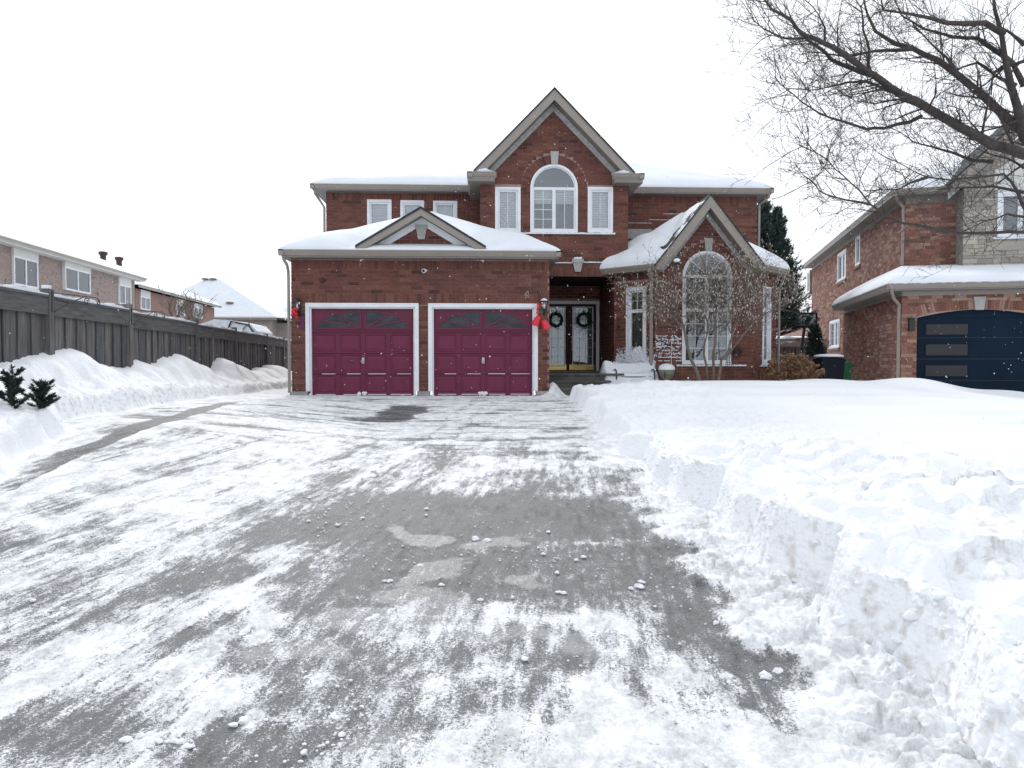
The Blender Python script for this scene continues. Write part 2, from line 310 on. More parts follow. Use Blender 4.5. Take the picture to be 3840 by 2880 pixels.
class MB:
    def __init__(s): s.v = []; s.f = []
    def add(s, vs, fs):
        b = len(s.v); s.v += [tuple(q) for q in vs]; s.f += [tuple(i+b for i in f) for f in fs]; return s
    def fbox(s, fr, a, b, n0, n1, z0, z1, open_back=False):
        P = [fr.p(a, n0, z0), fr.p(b, n0, z0), fr.p(b, n1, z0), fr.p(a, n1, z0), fr.p(a, n0, z1), fr.p(b, n0, z1), fr.p(b, n1, z1), fr.p(a, n1, z1)]
        fs = [(0, 1, 2, 3), (4, 7, 6, 5), (3, 2, 6, 7), (0, 3, 7, 4), (1, 5, 6, 2)]
        if not open_back: fs.append((0, 4, 5, 1))
        return s.add(P, fs)
    def box(s, x0, x1, y0, y1, z0, z1): return s.fbox(Fr(0, 0), x0, x1, -y1, -y0, z0, z1)
    def prism(s, fr, poly, n0, n1):
        k = len(poly); P = [fr.p(a, n0, z) for a, z in poly] + [fr.p(a, n1, z) for a, z in poly]
        fs = [tuple(range(k-1, -1, -1)), tuple(range(k, 2*k))] + [(i, (i+1) % k, k+(i+1) % k, k+i) for i in range(k)]
        return s.add(P, fs)
    def tube(s, pts, rad, n=6, cap=True):
        pts = [Vector(p) for p in pts]; k = len(pts)
        if isinstance(rad, (int, float)): rad = [rad]*k
        base = len(s.v); up = Vector((.13, .27, .95)); prev = None
        for i, p in enumerate(pts):
            d = (pts[min(i+1, k-1)]-pts[max(i-1, 0)])
            d = d.normalized() if d.length > 1e-9 else Vector((0, 0, 1))
            if prev is None:
                a = d.cross(up)
                if a.length < .1: a = d.cross(Vector((1, 0, 0)))
            else: a = prev - d*prev.dot(d)
            a.normalize(); prev = a.copy(); c = d.cross(a)
            for j in range(n):
                t = 2*math.pi*j/n; s.v.append(tuple(p + (a*math.cos(t)+c*math.sin(t))*rad[i]))
        for i in range(k-1):
            for j in range(n):
                s.f.append((base+i*n+j, base+i*n+(j+1) % n, base+(i+1)*n+(j+1) % n, base+(i+1)*n+j))
        if cap:
            s.f.append(tuple(base+j for j in range(n-1, -1, -1))); s.f.append(tuple(base+(k-1)*n+j for j in range(n)))
        return s
    def blob(s, c, r, sub=1, jit=.25, squash=(1, 1, 1), rng=random):
        V, Fc = ICO[sub]
        vs = [(c[0]+x*r*squash[0]*(1+rng.uniform(-jit, jit)), c[1]+y*r*squash[1]*(1+rng.uniform(-jit, jit)), c[2]+z*r*squash[2]*(1+rng.uniform(-jit, jit))) for x, y, z in V]
        return s.add(vs, Fc)
    def lathe(s, c, prof, n=14):
        base = len(s.v); k = len(prof)
        for r, z in prof:
            for j in range(n):
                t = 2*math.pi*j/n; s.v.append((c[0]+r*math.cos(t), c[1]+r*math.sin(t), c[2]+z))
        for i in range(k-1):
            for j in range(n): s.f.append((base+i*n+j, base+i*n+(j+1) % n, base+(i+1)*n+(j+1) % n, base+(i+1)*n+j))
        s.f.append(tuple(base+j for j in range(n-1, -1, -1))); s.f.append(tuple(base+(k-1)*n+j for j in range(n)))
        return s
def _ico():
    t = (1+5**.5)/2; V = [(-1, t, 0), (1, t, 0), (-1, -t, 0), (1, -t, 0), (0, -1, t), (0, 1, t), (0, -1, -t), (0, 1, -t), (t, 0, -1), (t, 0, 1), (-t, 0, -1), (-t, 0, 1)]
    L = math.sqrt(1+t*t); V = [tuple(q/L for q in v) for v in V]
    Fc = [(0, 11, 5), (0, 5, 1), (0, 1, 7), (0, 7, 10), (0, 10, 11), (1, 5, 9), (5, 11, 4), (11, 10, 2), (10, 7, 6), (7, 1, 8), (3, 9, 4), (3, 4, 2), (3, 2, 6), (3, 6, 8), (3, 8, 9), (4, 9, 5), (2, 4, 11), (6, 2, 10), (8, 6, 7), (9, 8, 1)]
    out = {1: (V, Fc)}; V2 = list(V); cache = {}; F2 = []
    def mid(a, b):
        k = (min(a, b), max(a, b))
        if k not in cache:
            m = Vector(V2[a])+Vector(V2[b]); m.normalize(); V2.append(tuple(m)); cache[k] = len(V2)-1
        return cache[k]
    for a, b, c in Fc:
        x, y, z = mid(a, b), mid(b, c), mid(c, a); F2 += [(a, x, z), (b, y, x), (c, z, y), (x, y, z)]
    out[2] = (V2, F2)
    out[0] = ([(1, 0, 0), (-1, 0, 0), (0, 1, 0), (0, -1, 0), (0, 0, 1), (0, 0, -1)], [(0, 2, 4), (2, 1, 4), (1, 3, 4), (3, 0, 4), (2, 0, 5), (1, 2, 5), (3, 1, 5), (0, 3, 5)])
    return out
ICO = _ico()
WLOC = {}
def setp(o, label=None, cat=None, group=None, kind=None):
    if label: o['label'] = label
    if cat: o['category'] = cat
    if group: o['group'] = group
    if kind: o['kind'] = kind
    return o
def thing(name, loc, label, cat, group=None):
    o = bpy.data.objects.new(name, None); COL.objects.link(o); o.location = loc; o.empty_display_size = .2
    WLOC[o.name] = Vector(loc); return setp(o, label, cat, group)
def link(o, parent, wloc):
    COL.objects.link(o); o.location = wloc; WLOC[o.name] = Vector(wloc)
    if parent is not None:
        o.parent = parent; o.matrix_parent_inverse = Matrix.Translation(-WLOC[parent.name])
def obj(name, mb, m, parent=None, smooth=False, **k):
    me = bpy.data.meshes.new(name)
    if isinstance(mb, MB):
        if not mb.v: return None
        V = np.array(mb.v, dtype=np.float64); c = (V.max(0)+V.min(0))/2
        me.from_pydata((V-c).tolist(), [], mb.f)
    me.materials.append(m)
    if smooth: me.polygons.foreach_set('use_smooth', [True]*len(me.polygons))
    o = bpy.data.objects.new(name, me); link(o, parent, Vector(c)); return setp(o, **k)
def gridobj(name, P, m, parent=None, mask=None, attrs=None, smooth=True, recenter=True, **k):
    """P: (rows, cols, 3) array -> mesh ; mask selects faces"""
    R, C, _ = P.shape
    idx = np.arange(R*C).reshape(R, C)
    q = np.stack([idx[:-1, :-1], idx[:-1, 1:], idx[1:, 1:], idx[1:, :-1]], -1).reshape(-1, 4)
    if mask is not None: q = q[mask.reshape(-1)]
    used, inv = np.unique(q, return_inverse=True); q = inv.reshape(-1, 4)
    V = P.reshape(-1, 3)[used]; c = (V.max(0)+V.min(0))/2 if recenter else np.zeros(3)
    me = bpy.data.meshes.new(name); me.vertices.add(len(V)); me.vertices.foreach_set('co', (V-c).astype(np.float32).ravel())
    me.loops.add(q.size); me.loops.foreach_set('vertex_index', q.astype(np.int32).ravel())
    me.polygons.add(len(q)); me.polygons.foreach_set('loop_start', np.arange(0, q.size, 4, dtype=np.int32))
    try: me.polygons.foreach_set('loop_total', np.full(len(q), 4, dtype=np.int32))
    except Exception: pass
    me.polygons.foreach_set('use_smooth', np.full(len(q), smooth)); me.update(calc_edges=True); me.validate()
    for a, arr in (attrs or {}).items():
        at_ = me.attributes.new(a, 'FLOAT', 'POINT'); at_.data.foreach_set('value', arr.reshape(-1)[used].astype(np.float32))
    me.materials.append(m); o = bpy.data.objects.new(name, me); link(o, parent, Vector(c)); return setp(o, **k)

def cdt_wall(mb, fr, outer, holes, n=0., reveal=.10):
    """flat wall sheet with holes and the returns of the holes"""
    pts = []; edges = []
    for loop in [outer]+holes:
        b = len(pts); pts += [Vector(p) for p in loop]; k = len(loop)
        edges += [(b+i, b+(i+1) % k) for i in range(k)]
    V, E, Fs, *_ = delaunay_2d_cdt(pts, edges, [], 0, 1e-6)
    def inside(x, y, loop):
        c = False; j = len(loop)-1
        for i in range(len(loop)):
            xi, yi = loop[i]; xj, yj = loop[j]
            if (yi > y) != (yj > y) and x < (xj-xi)*(y-yi)/(yj-yi)+xi: c = not c
            j = i
        return c
    keep = []
    for f in Fs:
        cx = sum(V[i].x for i in f)/len(f); cy = sum(V[i].y for i in f)/len(f)
        if inside(cx, cy, outer) and not any(inside(cx, cy, h) for h in holes): keep.append(tuple(f))
    mb.add([fr.p(v.x, n, v.y) for v in V], keep)
    for h in holes:
        k = len(h); P = [fr.p(a, n, z) for a, z in h]+[fr.p(a, n-reveal, z) for a, z in h]
        mb.add(P, [(i, (i+1) % k, k+(i+1) % k, k+i) for i in range(k)])
    return mb
def rect(a, b, z0, z1): return [(a, z0), (b, z0), (b, z1), (a, z1)]
def archloop(a, b, z0, zs, k=20, rise=None):
    c = (a+b)/2; r = (b-a)/2; h = rise if rise else r
    return [(a, z0), (b, z0)] + [(c+r*math.cos(math.pi*i/k), zs+h*math.sin(math.pi*i/k)) for i in range(k+1)]

BL, BH, BM = .257, .081, .010
class Bricks:                                         # collects bricks; full-size ones can become separate parts
    def __init__(s): s.items = []
    def run(s, fr, z0, z1, spans, off=0., proud=.012, L=BL, H=BH):
        z = z0; k = 0
        while z + H*.6 < z1:
            zt = min(z+H, z1)
            for a, b in spans(z, zt):
                if b-a < .03: continue
                sh = off + (0 if k % 2 else (L+BM)/2)
                i = math.floor((a-sh)/(L+BM)) - 1
                while True:
                    x0 = sh + i*(L+BM); x1 = x0+L; i += 1
                    if x0 >= b: break
                    u0, u1 = max(x0, a), min(x1, b)
                    if u1-u0 < .03: continue
                    s.items.append((fr, u0, u1, z, zt, proud + random.uniform(-.003, .003), abs(u1-u0-L) < 1e-6 and abs(zt-z-H) < 1e-6))
            z += H+BM; k += 1
        return z
    def soldier(s, fr, a, b, z0, h, proud=.013, w=BH):
        n = max(1, round((b-a)/(w+BM))); p = (b-a)/n
        for i in range(n): s.items.append((fr, a+i*p+BM/2, a+(i+1)*p-BM/2, z0, z0+h, proud+random.uniform(-.003, .003), False))
    def arch(s, mb, fr, c, zs, r0, r1, a0=0, a1=math.pi, n=24, hr=1., proud=.014, skip=None):
        for i in range(n):
            t0 = a0+(a1-a0)*(i+.06)/n; t1 = a0+(a1-a0)*(i+.94)/n; tm = (t0+t1)/2
            if skip and skip(c+r1*math.cos(tm)): continue
            P = [(c+r0*math.cos(t0), zs+r0*hr*math.sin(t0)), (c+r1*math.cos(t0), zs+(r0*hr+r1-r0)*math.sin(t0)), (c+r1*math.cos(t1), zs+(r0*hr+r1-r0)*math.sin(t1)), (c+r0*math.cos(t1), zs+r0*hr*math.sin(t1))]
            mb.prism(fr, P, -.002, proud)
    def emit(s, parent, m_obj, m_isl, pick, limit=300, name='brick', extra=None):
        full = [q for q in s.items if q[6] and pick(q)][:limit]; ids = set(map(id, full)); rest = [q for q in s.items if id(q) not in ids]
        if full:
            fr = full[0][0]; u = Fr(0, 0, fr.u[0], fr.u[1])
            b = MB().fbox(u, -BL/2, BL/2, -.001, .0115, -BH/2, BH/2)
            me = bpy.data.meshes.new(name); me.from_pydata(b.v, [], b.f); me.materials.append(m_obj)
            for fr, a, b_, z0, z1, pr, _ in full:
                o = bpy.data.objects.new(name, me); link(o, parent, Vector(fr.p((a+b_)/2, pr-.0115, (z0+z1)/2)))
        mb = extra or MB()
        for fr, a, b_, z0, z1, pr, _ in rest: mb.fbox(fr, a, b_, -.002, pr, z0, z1, True)
        return obj(name, mb, m_isl, parent, kind='stuff')
def subtract(spans, holes):
    for h0, h1 in holes:
        out = []
        for a, b in spans:
            if h1 <= a or h0 >= b: out.append((a, b)); continue
            if h0 > a: out.append((a, h0))
            if h1 < b: out.append((h1, b))
        spans = out
    return spans

def gutter(mb, p0, p1, h=.13, d=.12):
    """K-style gutter from p0 to p1 (top outer line), outward is to the right-hand normal pointing at -(rotated)"""
    x0, y0, z0 = p0; x1, y1, z1 = p1; fr = Fr(x0, y0, x1-x0, y1-y0); L = math.hypot(x1-x0, y1-y0)
    prof = [(0, 0), (0, -.028), (-.012, -.034), (-.022, -.07), (-.045, -.105), (-.055, -h), (-d, -h), (-d, 0)]
    P = [fr.p(0, n, z0+z) for n, z in prof]+[fr.p(L, n, z1+z) for n, z in prof]; k = len(prof)
    mb.add(P, [tuple(range(k)), tuple(range(2*k-1, k-1, -1))]+[(i, k+i, k+(i+1) % k, (i+1) % k) for i in range(k)])
    return mb

def gutters(parent, m, runs, h=.13, d=.12):
    for a, b in runs: obj('gutter', gutter(MB(), a, b, h, d), m, parent)
def window(parent, fr, s0, s1, z0, z1, cols=1, arch=False, transoms=(), munt=(0, 0), cover='dark', casing=.055, sash=.045, blind_to=0., depth=.085, fan=0, name='window', cover_rows=None, label=None, curt=None, muntL=None):
    """arch: z1 is then the spring line. transoms: z of the horizontal bars"""
    cz1 = z1 + ((s1-s0)/2 if arch else 0)
    cas = MB()
    if arch:
        o = archloop(s0, s1, z0, z1, 24); i = archloop(s0+casing, s1-casing, z0+casing, z1, 24)
    else: o = rect(s0, s1, z0, z1); i = rect(s0+casing, s1-casing, z0+casing, z1-casing)
    k = len(o)
    P = [fr.p(a, .022, z) for a, z in o]+[fr.p(a, .022, z) for a, z in i]+[fr.p(a, -depth, z) for a, z in o]+[fr.p(a, -depth, z) for a, z in i]
    fs = []
    for q in range(k):
        r = (q+1) % k; fs += [(q, r, k+r, k+q), (k+q, k+r, 3*k+r, 3*k+q), (q, 2*k+q, 2*k+r, r)]
    cas.add(P, fs); W = obj(name, cas, WHITE, parent, label=label)
    a, b = s0+casing, s1-casing; zl = z0+casing; levels = [zl]+list(transoms)+[z1 if arch else z1-casing]
    cw = (b-a)/cols; sashm = MB(); munm = MB()
    for c in range(cols):
        x0, x1 = a+c*cw, a+(c+1)*cw
        for r in range(len(levels)-1):
            y0, y1 = levels[r], levels[r+1]
            for bx in ((x0, x1, y0, y0+sash), (x0, x1, y1-sash, y1), (x0, x0+sash, y0+sash, y1-sash), (x1-sash, x1, y0+sash, y1-sash)):
                sashm.fbox(fr, bx[0], bx[1], -depth+.005, -.018, bx[2], bx[3])
            g = MB().fbox(fr, x0+sash-.004, x1-sash+.004, -depth+.028, -depth+.034, y0+sash-.004, y1-sash+.004)
            obj('pane', g, GLASS, W)
            m = (munt[r] if isinstance(munt[0], tuple) else munt) if not (muntL and c == 0) else muntL
            for q in range(1, m[0]):
                xx = x0+sash+(x1-x0-2*sash)*q/m[0]; munm.fbox(fr, xx-.007, xx+.007, -depth+.036, -depth+.048, y0+sash, y1-sash)
            for q in range(1, m[1]):
                zz = y0+sash+(y1-y0-2*sash)*q/m[1]; munm.fbox(fr, x0+sash, x1-sash, -depth+.0365, -depth+.0475, zz-.007, zz+.007)
    if arch:
        zt = z1; sashm.fbox(fr, a, b, -depth+.006, -.01, zt-.012, zt+.03)
        kk = 20; cc = (a+b)/2; r = (b-a)/2
        g = [(cc+r*math.cos(math.pi*q/kk), zt+.03+(r-.03)*math.sin(math.pi*q/kk)) for q in range(kk+1)]
        gm = MB().prism(fr, g, -depth+.028, -depth+.034); obj('pane', gm, GLASS, W)
        si = MB(); rr = r-.03
        o = [(cc+r*math.cos(math.pi*q/kk), zt+r*math.sin(math.pi*q/kk)) for q in range(kk+1)]; ii = [(cc+rr*math.cos(math.pi*q/kk), zt+rr*math.sin(math.pi*q/kk)) for q in range(kk+1)]
        P = [fr.p(s, n, z) for n in (-.03, -depth+.01) for L in (o, ii) for s, z in L]; K = kk+1
        si.add(P, [(q, q+1, K+q+1, K+q) for q in range(kk)]+[(K+q, K+q+1, 3*K+q+1, 3*K+q) for q in range(kk)])
        sashm.v, sashm.f = sashm.v, sashm.f
        sashm.add(si.v, si.f)
        for q in range(1, fan):
            t = math.pi*q/fan; d = (math.cos(t), math.sin(t)); p0 = (cc+d[0]*.05, zt+.03+d[1]*.05); p1 = (cc+d[0]*(r-.02), zt+.03+d[1]*(r-.06))
            nx, nz = -d[1]*.007, d[0]*.007
            munm.prism(fr, [(p0[0]-nx, p0[1]-nz), (p1[0]-nx, p1[1]-nz), (p1[0]+nx, p1[1]+nz), (p0[0]+nx, p0[1]+nz)], -depth+.036, -depth+.048)
    obj('sash', sashm, WHITE, W); obj('muntin', munm, WHITE, W)
    back = MB()
    top = cz1
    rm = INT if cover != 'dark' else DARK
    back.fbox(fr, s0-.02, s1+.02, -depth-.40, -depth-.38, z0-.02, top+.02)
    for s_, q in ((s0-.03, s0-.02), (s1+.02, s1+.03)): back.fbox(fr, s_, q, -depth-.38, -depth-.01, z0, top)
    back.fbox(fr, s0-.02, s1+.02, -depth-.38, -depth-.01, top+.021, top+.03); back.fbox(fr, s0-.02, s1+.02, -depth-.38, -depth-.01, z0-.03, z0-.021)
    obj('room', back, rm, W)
    if cover == 'blind':
        bl = MB(); zz = (z1 if arch else z1-casing)-.03; zb = z0+casing+(z1-z0)*blind_to; zz0 = zz
        while zz > zb:
            bl.add([fr.p(a+.01, -depth-.030, zz), fr.p(b-.01, -depth-.030, zz), fr.p(b-.01, -depth-.004, zz-.017), fr.p(a+.01, -depth-.004, zz-.017)], [(0, 1, 2, 3)])
            bl.add([fr.p(a+.01, -depth-.0045, zz-.0175), fr.p(b-.01, -depth-.0045, zz-.0175), fr.p(b-.01, -depth-.029, zz-.040), fr.p(a+.01, -depth-.029, zz-.040)], [(0, 1, 2, 3)])
            zz -= .046
        obj('blind', bl, BLIND, W)
    if cover == 'curtain':
        K = 60; cm = MB(); zc1 = (curt[1] if curt else top-.05); zc0 = (curt[0] if curt else z0+.03)
        ss = [a+(b-a)*q/K for q in range(K+1)]
        P = [fr.p(s_, -depth-.06+.010*math.sin(q*.8)+.004*math.sin(q*1.9), z) for z in (zc0, zc1) for q, s_ in enumerate(ss)]
        cm.add(P, [(q, q+1, K+2+q, K+1+q) for q in range(K)]); obj('curtain', cm, CURT, W, True)
    if cover == 'drape':
        cm = MB(); K = 20
        P = [fr.p(a+(b-a)*q/K, -depth-.05+.02*math.sin(q*1.1+z*3), z) for z in (z0+.05, z1-.12) for q in range(K+1)]
        cm.add(P, [(q, q+1, K+2+q, K+1+q) for q in range(K)]); obj('curtain', cm, CURTW, W, True)
    return W
def sill_snow(mb, fr, a, b, z, n=.06, h=.03):
    K = max(6, int((b-a)/.05)); 
    for i in range(K):
        x0 = a+(b-a)*i/K; x1 = a+(b-a)*(i+1)/K; hh = h*random.uniform(.7, 1.2)
        mb.fbox(fr, x0, x1+.002, 0, n*random.uniform(.85, 1.1), z, z+hh)

def gable_trim(parent, Y0, wallY, xc, zp, slope, half, back, w_out=.30, w_in=.17, zmin=-9., fm_=None):
    """rake fascia, soffit, frieze and roof slabs of a gable facing the camera; Y0 = fascia plane"""
    fr = Fr(0, Y0)
    for sg in (-1, 1):
        def chev(d0, d1, h, n0, n1, gap=0.):
            zb = zp-slope*h-d1
            if zb < zmin-.001:
                hi = (zp-d1-zmin)/slope; pl = [(0, zp-d0), (h, zp-slope*h-d0), (h, zmin), (hi, zmin), (0, zp-d1)]
                if zp-slope*h-d0 < zmin: ho = (zp-d0-zmin)/slope; pl = [(0, zp-d0), (ho, zmin), (hi, zmin), (0, zp-d1)]
            else: pl = [(gap, zp-d0), (h, zp-slope*h-d0), (h, zb), (gap, zp-d1)]
            return MB().prism(fr, [(xc+sg*a, z) for a, z in pl], n0, n1)
        obj('fascia', chev(.03, w_out, half, -.025, .012, 0.), TAUPE, parent)
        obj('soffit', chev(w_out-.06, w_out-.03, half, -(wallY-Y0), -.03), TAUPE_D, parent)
        obj('frieze_board', chev(w_out-.02, w_out+w_in, half-.02, -(wallY-Y0)+.002, -(wallY-Y0)+.04), fm_ or FRIEZE, parent)
        obj('roof', chev(-.02, .028, half+.03, -back, .04), SHING, parent)

# ================================================================== THE MAIN HOUSE
YG, YC, YW, YM, YD = 17.6, 19.85, 19.0, 22.2, 22.3
fg = Fr(0, YG); fc = Fr(0, YC); fm = Fr(0, YM); fw = Fr(0, YW)
house = thing('brick_house', (1.8, 17.6, 0), 'two-storey dark red brick house with two burgundy garage doors and steep central gable', 'house')
B = Bricks(); archmb = MB()
wall = MB(); mort = MB()
EV = 3.37                                               # garage eave height
gx0, gx1 = X_(1096, YG), X_(2058, YG)
# garage door openings
d1 = (X_(1152, YG), X_(1566, YG)); d2 = (X_(1611, YG), X_(2012, YG)); dz = fg.Z(1600, 1143)
ztop_g = fg.Z(1600, 975)
cdt_wall(mort, fg, rect(gx0, gx1, 0, ztop_g+.05), [rect(d1[0], d1[1], .001, dz), rect(d2[0], d2[1], .001, dz)], 0, .12)
def sp_g(z0, z1):
    s = [(gx0+.002, gx1-.002)]
    if z0 < dz-.01: s = subtract(s, [d1, d2])
    return s
B.run(fg, .135, dz-.004, sp_g)
sold = .25
B.soldier(fg, gx0+.002, gx1-.002, dz+.004, sold)
ztm = B.run(fg, dz+sold+.014, ztop_g-.235, sp_g)
B.soldier(fg, gx0+.002, gx1-.002, ztm, .21)
# garage sides
fgr = Fr(gx1, YG, 0, 1); fgl = Fr(gx0, YM, 0, -1)
cdt_wall(mort, fgr, rect(0, 5, 0, ztop_g+.05), [], 0)
B.run(fgr, .135, ztop_g, lambda a, b: [(.002, 4.6)])
cdt_wall(mort, fgl, rect(0, YM-YG, 0, ztop_g+.05), [], 0)
B.run(fgl, .135, ztop_g, lambda a, b: [(.002, YM-YG-.002)])
for a, b in ((gx0-.05, d1[0]+.01), (d1[1]-.01, d2[0]+.01), (d2[1]-.01, gx1+.04)): obj('foundation', MB().fbox(fg, a, b, -.1, .05, -.2, .128), CONC, house)
# main back walls (upper left, upper right)
mx0, mx1 = X_(1228, YM), X_(2832, YM); cx0, cx1 = X_(1803, YC), X_(2352, YC)
EM = 5.94
zM = EM-.14
ws = [(1380, 1471, 748, 868), (1504, 1592, 751, 868), (1626, 1716, 753, 868)]
mw = [(fm.S(a), fm.S(b), fm.Z(a, d), fm.Z(a, c)) for a, b, c, d in ws]
cdt_wall(mort, fm, rect(mx0, cx0+.1, 0, zM+.05), [rect(a, b, z0, z1) for a, b, z0, z1 in mw], 0)
def sp_m(z0, z1): return subtract([(mx0+.002, cx0+.08)], [(a, b) for a, b, h0, h1 in mw if z1 > h0 and z0 < h1])
zt = B.run(fm, 3.0, zM-.235, sp_m); B.soldier(fm, mx0+.002, cx0+.08, zt, .21)
cdt_wall(mort, fm, rect(cx1-.1, mx1, 0, zM+.05), [], 0)
zt = B.run(fm, 3.0, zM-.235, lambda a, b: [(cx1-.08, mx1-.002)]); B.soldier(fm, cx1-.08, mx1-.002, zt, .21)
fml = Fr(mx0, YM+9, 0, -1); fmr = Fr(mx1, YM, 0, 1)
cdt_wall(mort, fml, rect(0, 9, 0, zM+.05), [], 0); cdt_wall(mort, fmr, rect(0, 9, 0, zM+.05), [], 0)
B.run(fml, 0.1, zM, lambda a, b: [(6, 8.99)]); B.run(fmr, .1, zM, lambda a, b: [(.002, 4)])
cdt_wall(mort, Fr(mx1, YM+9, -1, 0), rect(0, mx1-mx0, 0, zM+.05), [], 0)
# central gable wall with the porch opening
cw = [(fc.S(1857), fc.S(1952), fc.Z(1857, 872), fc.Z(1857, 701)), (fc.S(2202), fc.S(2296), fc.Z(2202, 872), fc.Z(2202, 701))]
aw = (fc.S(1988), fc.S(2165), fc.Z(2076, 872)); awc = (aw[0]+aw[1])/2; awr = (aw[1]-aw[0])/2; aws = fc.Z(2076, 616)-awr
po = (gx1, X_(2304, YC), fc.Z(2200, 1037))
GXC, GZP, GSL = X_(2078, 19.45), Z_(330, 19.45, 2078), 1.025
def gz(x): return GZP-GSL*abs(x-GXC)-.30
ccx1 = po[1]+.6
cdt_wall(mort, fc, [(cx0, 2.2), (gx1-.3, 2.2), (gx1-.3, po[2]), (po[1], po[2]), (po[1], 0), (cx1, 0), (cx1, EM), (GXC, gz(GXC)), (cx0, EM)],
         [rect(*cw[0][:2], cw[0][2], cw[0][3]), rect(*cw[1][:2], cw[1][2], cw[1][3]), archloop(aw[0], aw[1], aw[2], aws, 24)], 0)
def sp_c(z0, z1):
    s = [(cx0+.002, cx1-.002)]
    if z1 > EM-.05:
        h = (GZP-.30-z1)/GSL
        s = [(max(cx0+.002, GXC-h), min(cx1-.002, GXC+h))] if h > 0.03 else []
    h = []
    if z0 < po[2]-.02: h.append((gx1-.3, po[1]))
    for w in cw:
        if z1 > w[2] and z0 < w[3]: h.append(w[:2])
    if z1 > aw[2] and z0 < aws: h.append(aw[:2])
    R = awr+.245
    if z1 > aws and z0 < aws+R:
        dd = max(0., z0-aws); hw = math.sqrt(max(0, R*R-dd*dd)); h.append((awc-hw, awc+hw))
    return subtract(s, h)
B.run(fc, po[2]+.24, 9, sp_c, .07)
B.run(fc, .6, po[2]-.01, lambda a, b: [(po[1]+.002, cx1)], .07)
B.soldier(fc, gx1-.25, cx1, po[2]+.004, .225)
B.arch(archmb, fc, awc, aws, awr+.004, awr+.24, 0, math.pi, 30, 1, .014, lambda x: abs(x-awc) < .12)
fcl = Fr(cx0, YM, 0, -1); fcr = Fr(cx1, YC, 0, 1)
cdt_wall(mort, fcl, rect(0, YM-YC, 3, zM+.05), [], 0); cdt_wall(mort, fcr, rect(0, YM-YC, 3, zM+.05), [], 0)
B.run(fcl, 3, zM, lambda a, b: [(0, YM-YC-.002)]); B.run(fcr, 3, zM, lambda a, b: [(.002, YM-YC)])
# wing : front facet and two canted facets
wx0, wx1 = X_(2458, YW), X_(2833, YW); t45 = YC-YW
fl = Fr(wx0-t45, YC, 1, -1); flen = t45*math.sqrt(2); frr = Fr(wx1, YW, 1, 1); frlen = .887*math.sqrt(2)
EW = 3.29; zW = EW-.13
WXC, WZP, WSL = X_(2660, 18.6), Z_(728, 18.6, 2660), 1.27
bw = (fw.S(2557), fw.S(2742), fw.Z(2650, 1366)); bwc = (bw[0]+bw[1])/2; bwr = (bw[1]-bw[0])/2; bws = fw.Z(2650, 941)-bwr
cdt_wall(mort, fw, [(wx0, 0), (wx1, 0), (wx1, zW), (WXC, WZP-.35), (wx0, zW)], [archloop(bw[0], bw[1], bw[2], bws, 24)], 0)
def sp_w(z0, z1):
    s = [(wx0+.002, wx1-.002)]
    if z1 > zW-.1:
        h = (WZP-.35-z1)/WSL; s = [(max(wx0+.002, WXC-h), min(wx1-.002, WXC+h))] if h > .03 else []
    h = []
    if z1 > bw[2] and z0 < bws: h.append(bw[:2])
    R = bwr+.215
    if z1 > bws and z0 < bws+R:
        dd = max(0., z0-bws); hw = math.sqrt(max(0, R*R-dd*dd)); h.append((bwc-hw, bwc+hw))
    return subtract(s, h)
B.run(fw, -.15, 9, sp_w, .11)
B.arch(archmb, fw, bwc, bws, bwr+.004, bwr+.21, 0, math.pi, 32, 1, .014, lambda x: abs(x-bwc) < .11)
lw = (fl.S(2348), fl.S(2424), fl.Z(2390, 1372), fl.Z(2348, 1080)); rw = (frr.S(2856), frr.S(2888), frr.Z(2870, 1369), frr.Z(2856, 1072))
cdt_wall(mort, fl, rect(0, flen, 0, zW+.05), [rect(*lw)], 0); cdt_wall(mort, frr, rect(0, frlen, 0, zW+.05), [rect(*rw)], 0)
B.run(fl, -.1, zW-.22, lambda z0, z1: subtract([(.002, flen-.002)], [lw[:2]] if z1 > lw[2] and z0 < lw[3] else []))
B.soldier(fl, .002, flen-.002, zW-.205, .2)
B.run(frr, -.1, zW, lambda z0, z1: subtract([(.002, frlen-.002)], [rw[:2]] if z1 > rw[2] and z0 < rw[3] else []))
fws = Fr(frr.p(frlen, 0, 0)[0], frr.p(frlen, 0, 0)[1], 0, 1)
cdt_wall(mort, fws, rect(0, 3.2, 0, zW+.05), [], 0); B.run(fws, -.1, zW, lambda a, b: [(.002, 3.1)])
# porch inside
pr = MB(); px1 = po[1]
frp = Fr(px1, YD, 0, -1); cdt_wall(mort, frp, rect(0, YD-YC, 0, po[2]+.1), [], 0); B.run(frp, .55, po[2], lambda a, b: [(.002, YD-YC-.002)])
fd = Fr(0, YD); dl, dr = X_(2017, YD), X_(2246, YD); dtz = fd.Z(2130, 1129); pf = .53
cdt_wall(mort, fd, rect(gx1-.2, px1+.2, .2, po[2]+.15), [rect(dl, dr, pf, dtz)], 0)
B.run(fd, pf, po[2]+.05, lambda z0, z1: subtract([(gx1, px1)], [(dl, dr)] if z0 < dtz else []))
obj('porch_ceiling', MB().box(gx1-.2, px1+.1, YC+.02, YD, po[2]+.002, po[2]+.06), WOOD_SHADE, house)
obj('wall', mort, MORTAR, house)
B.emit(house, BR_OBJ, BR_ISL, lambda q: q[0] is fg and q[3] > dz, 300, extra=archmb)

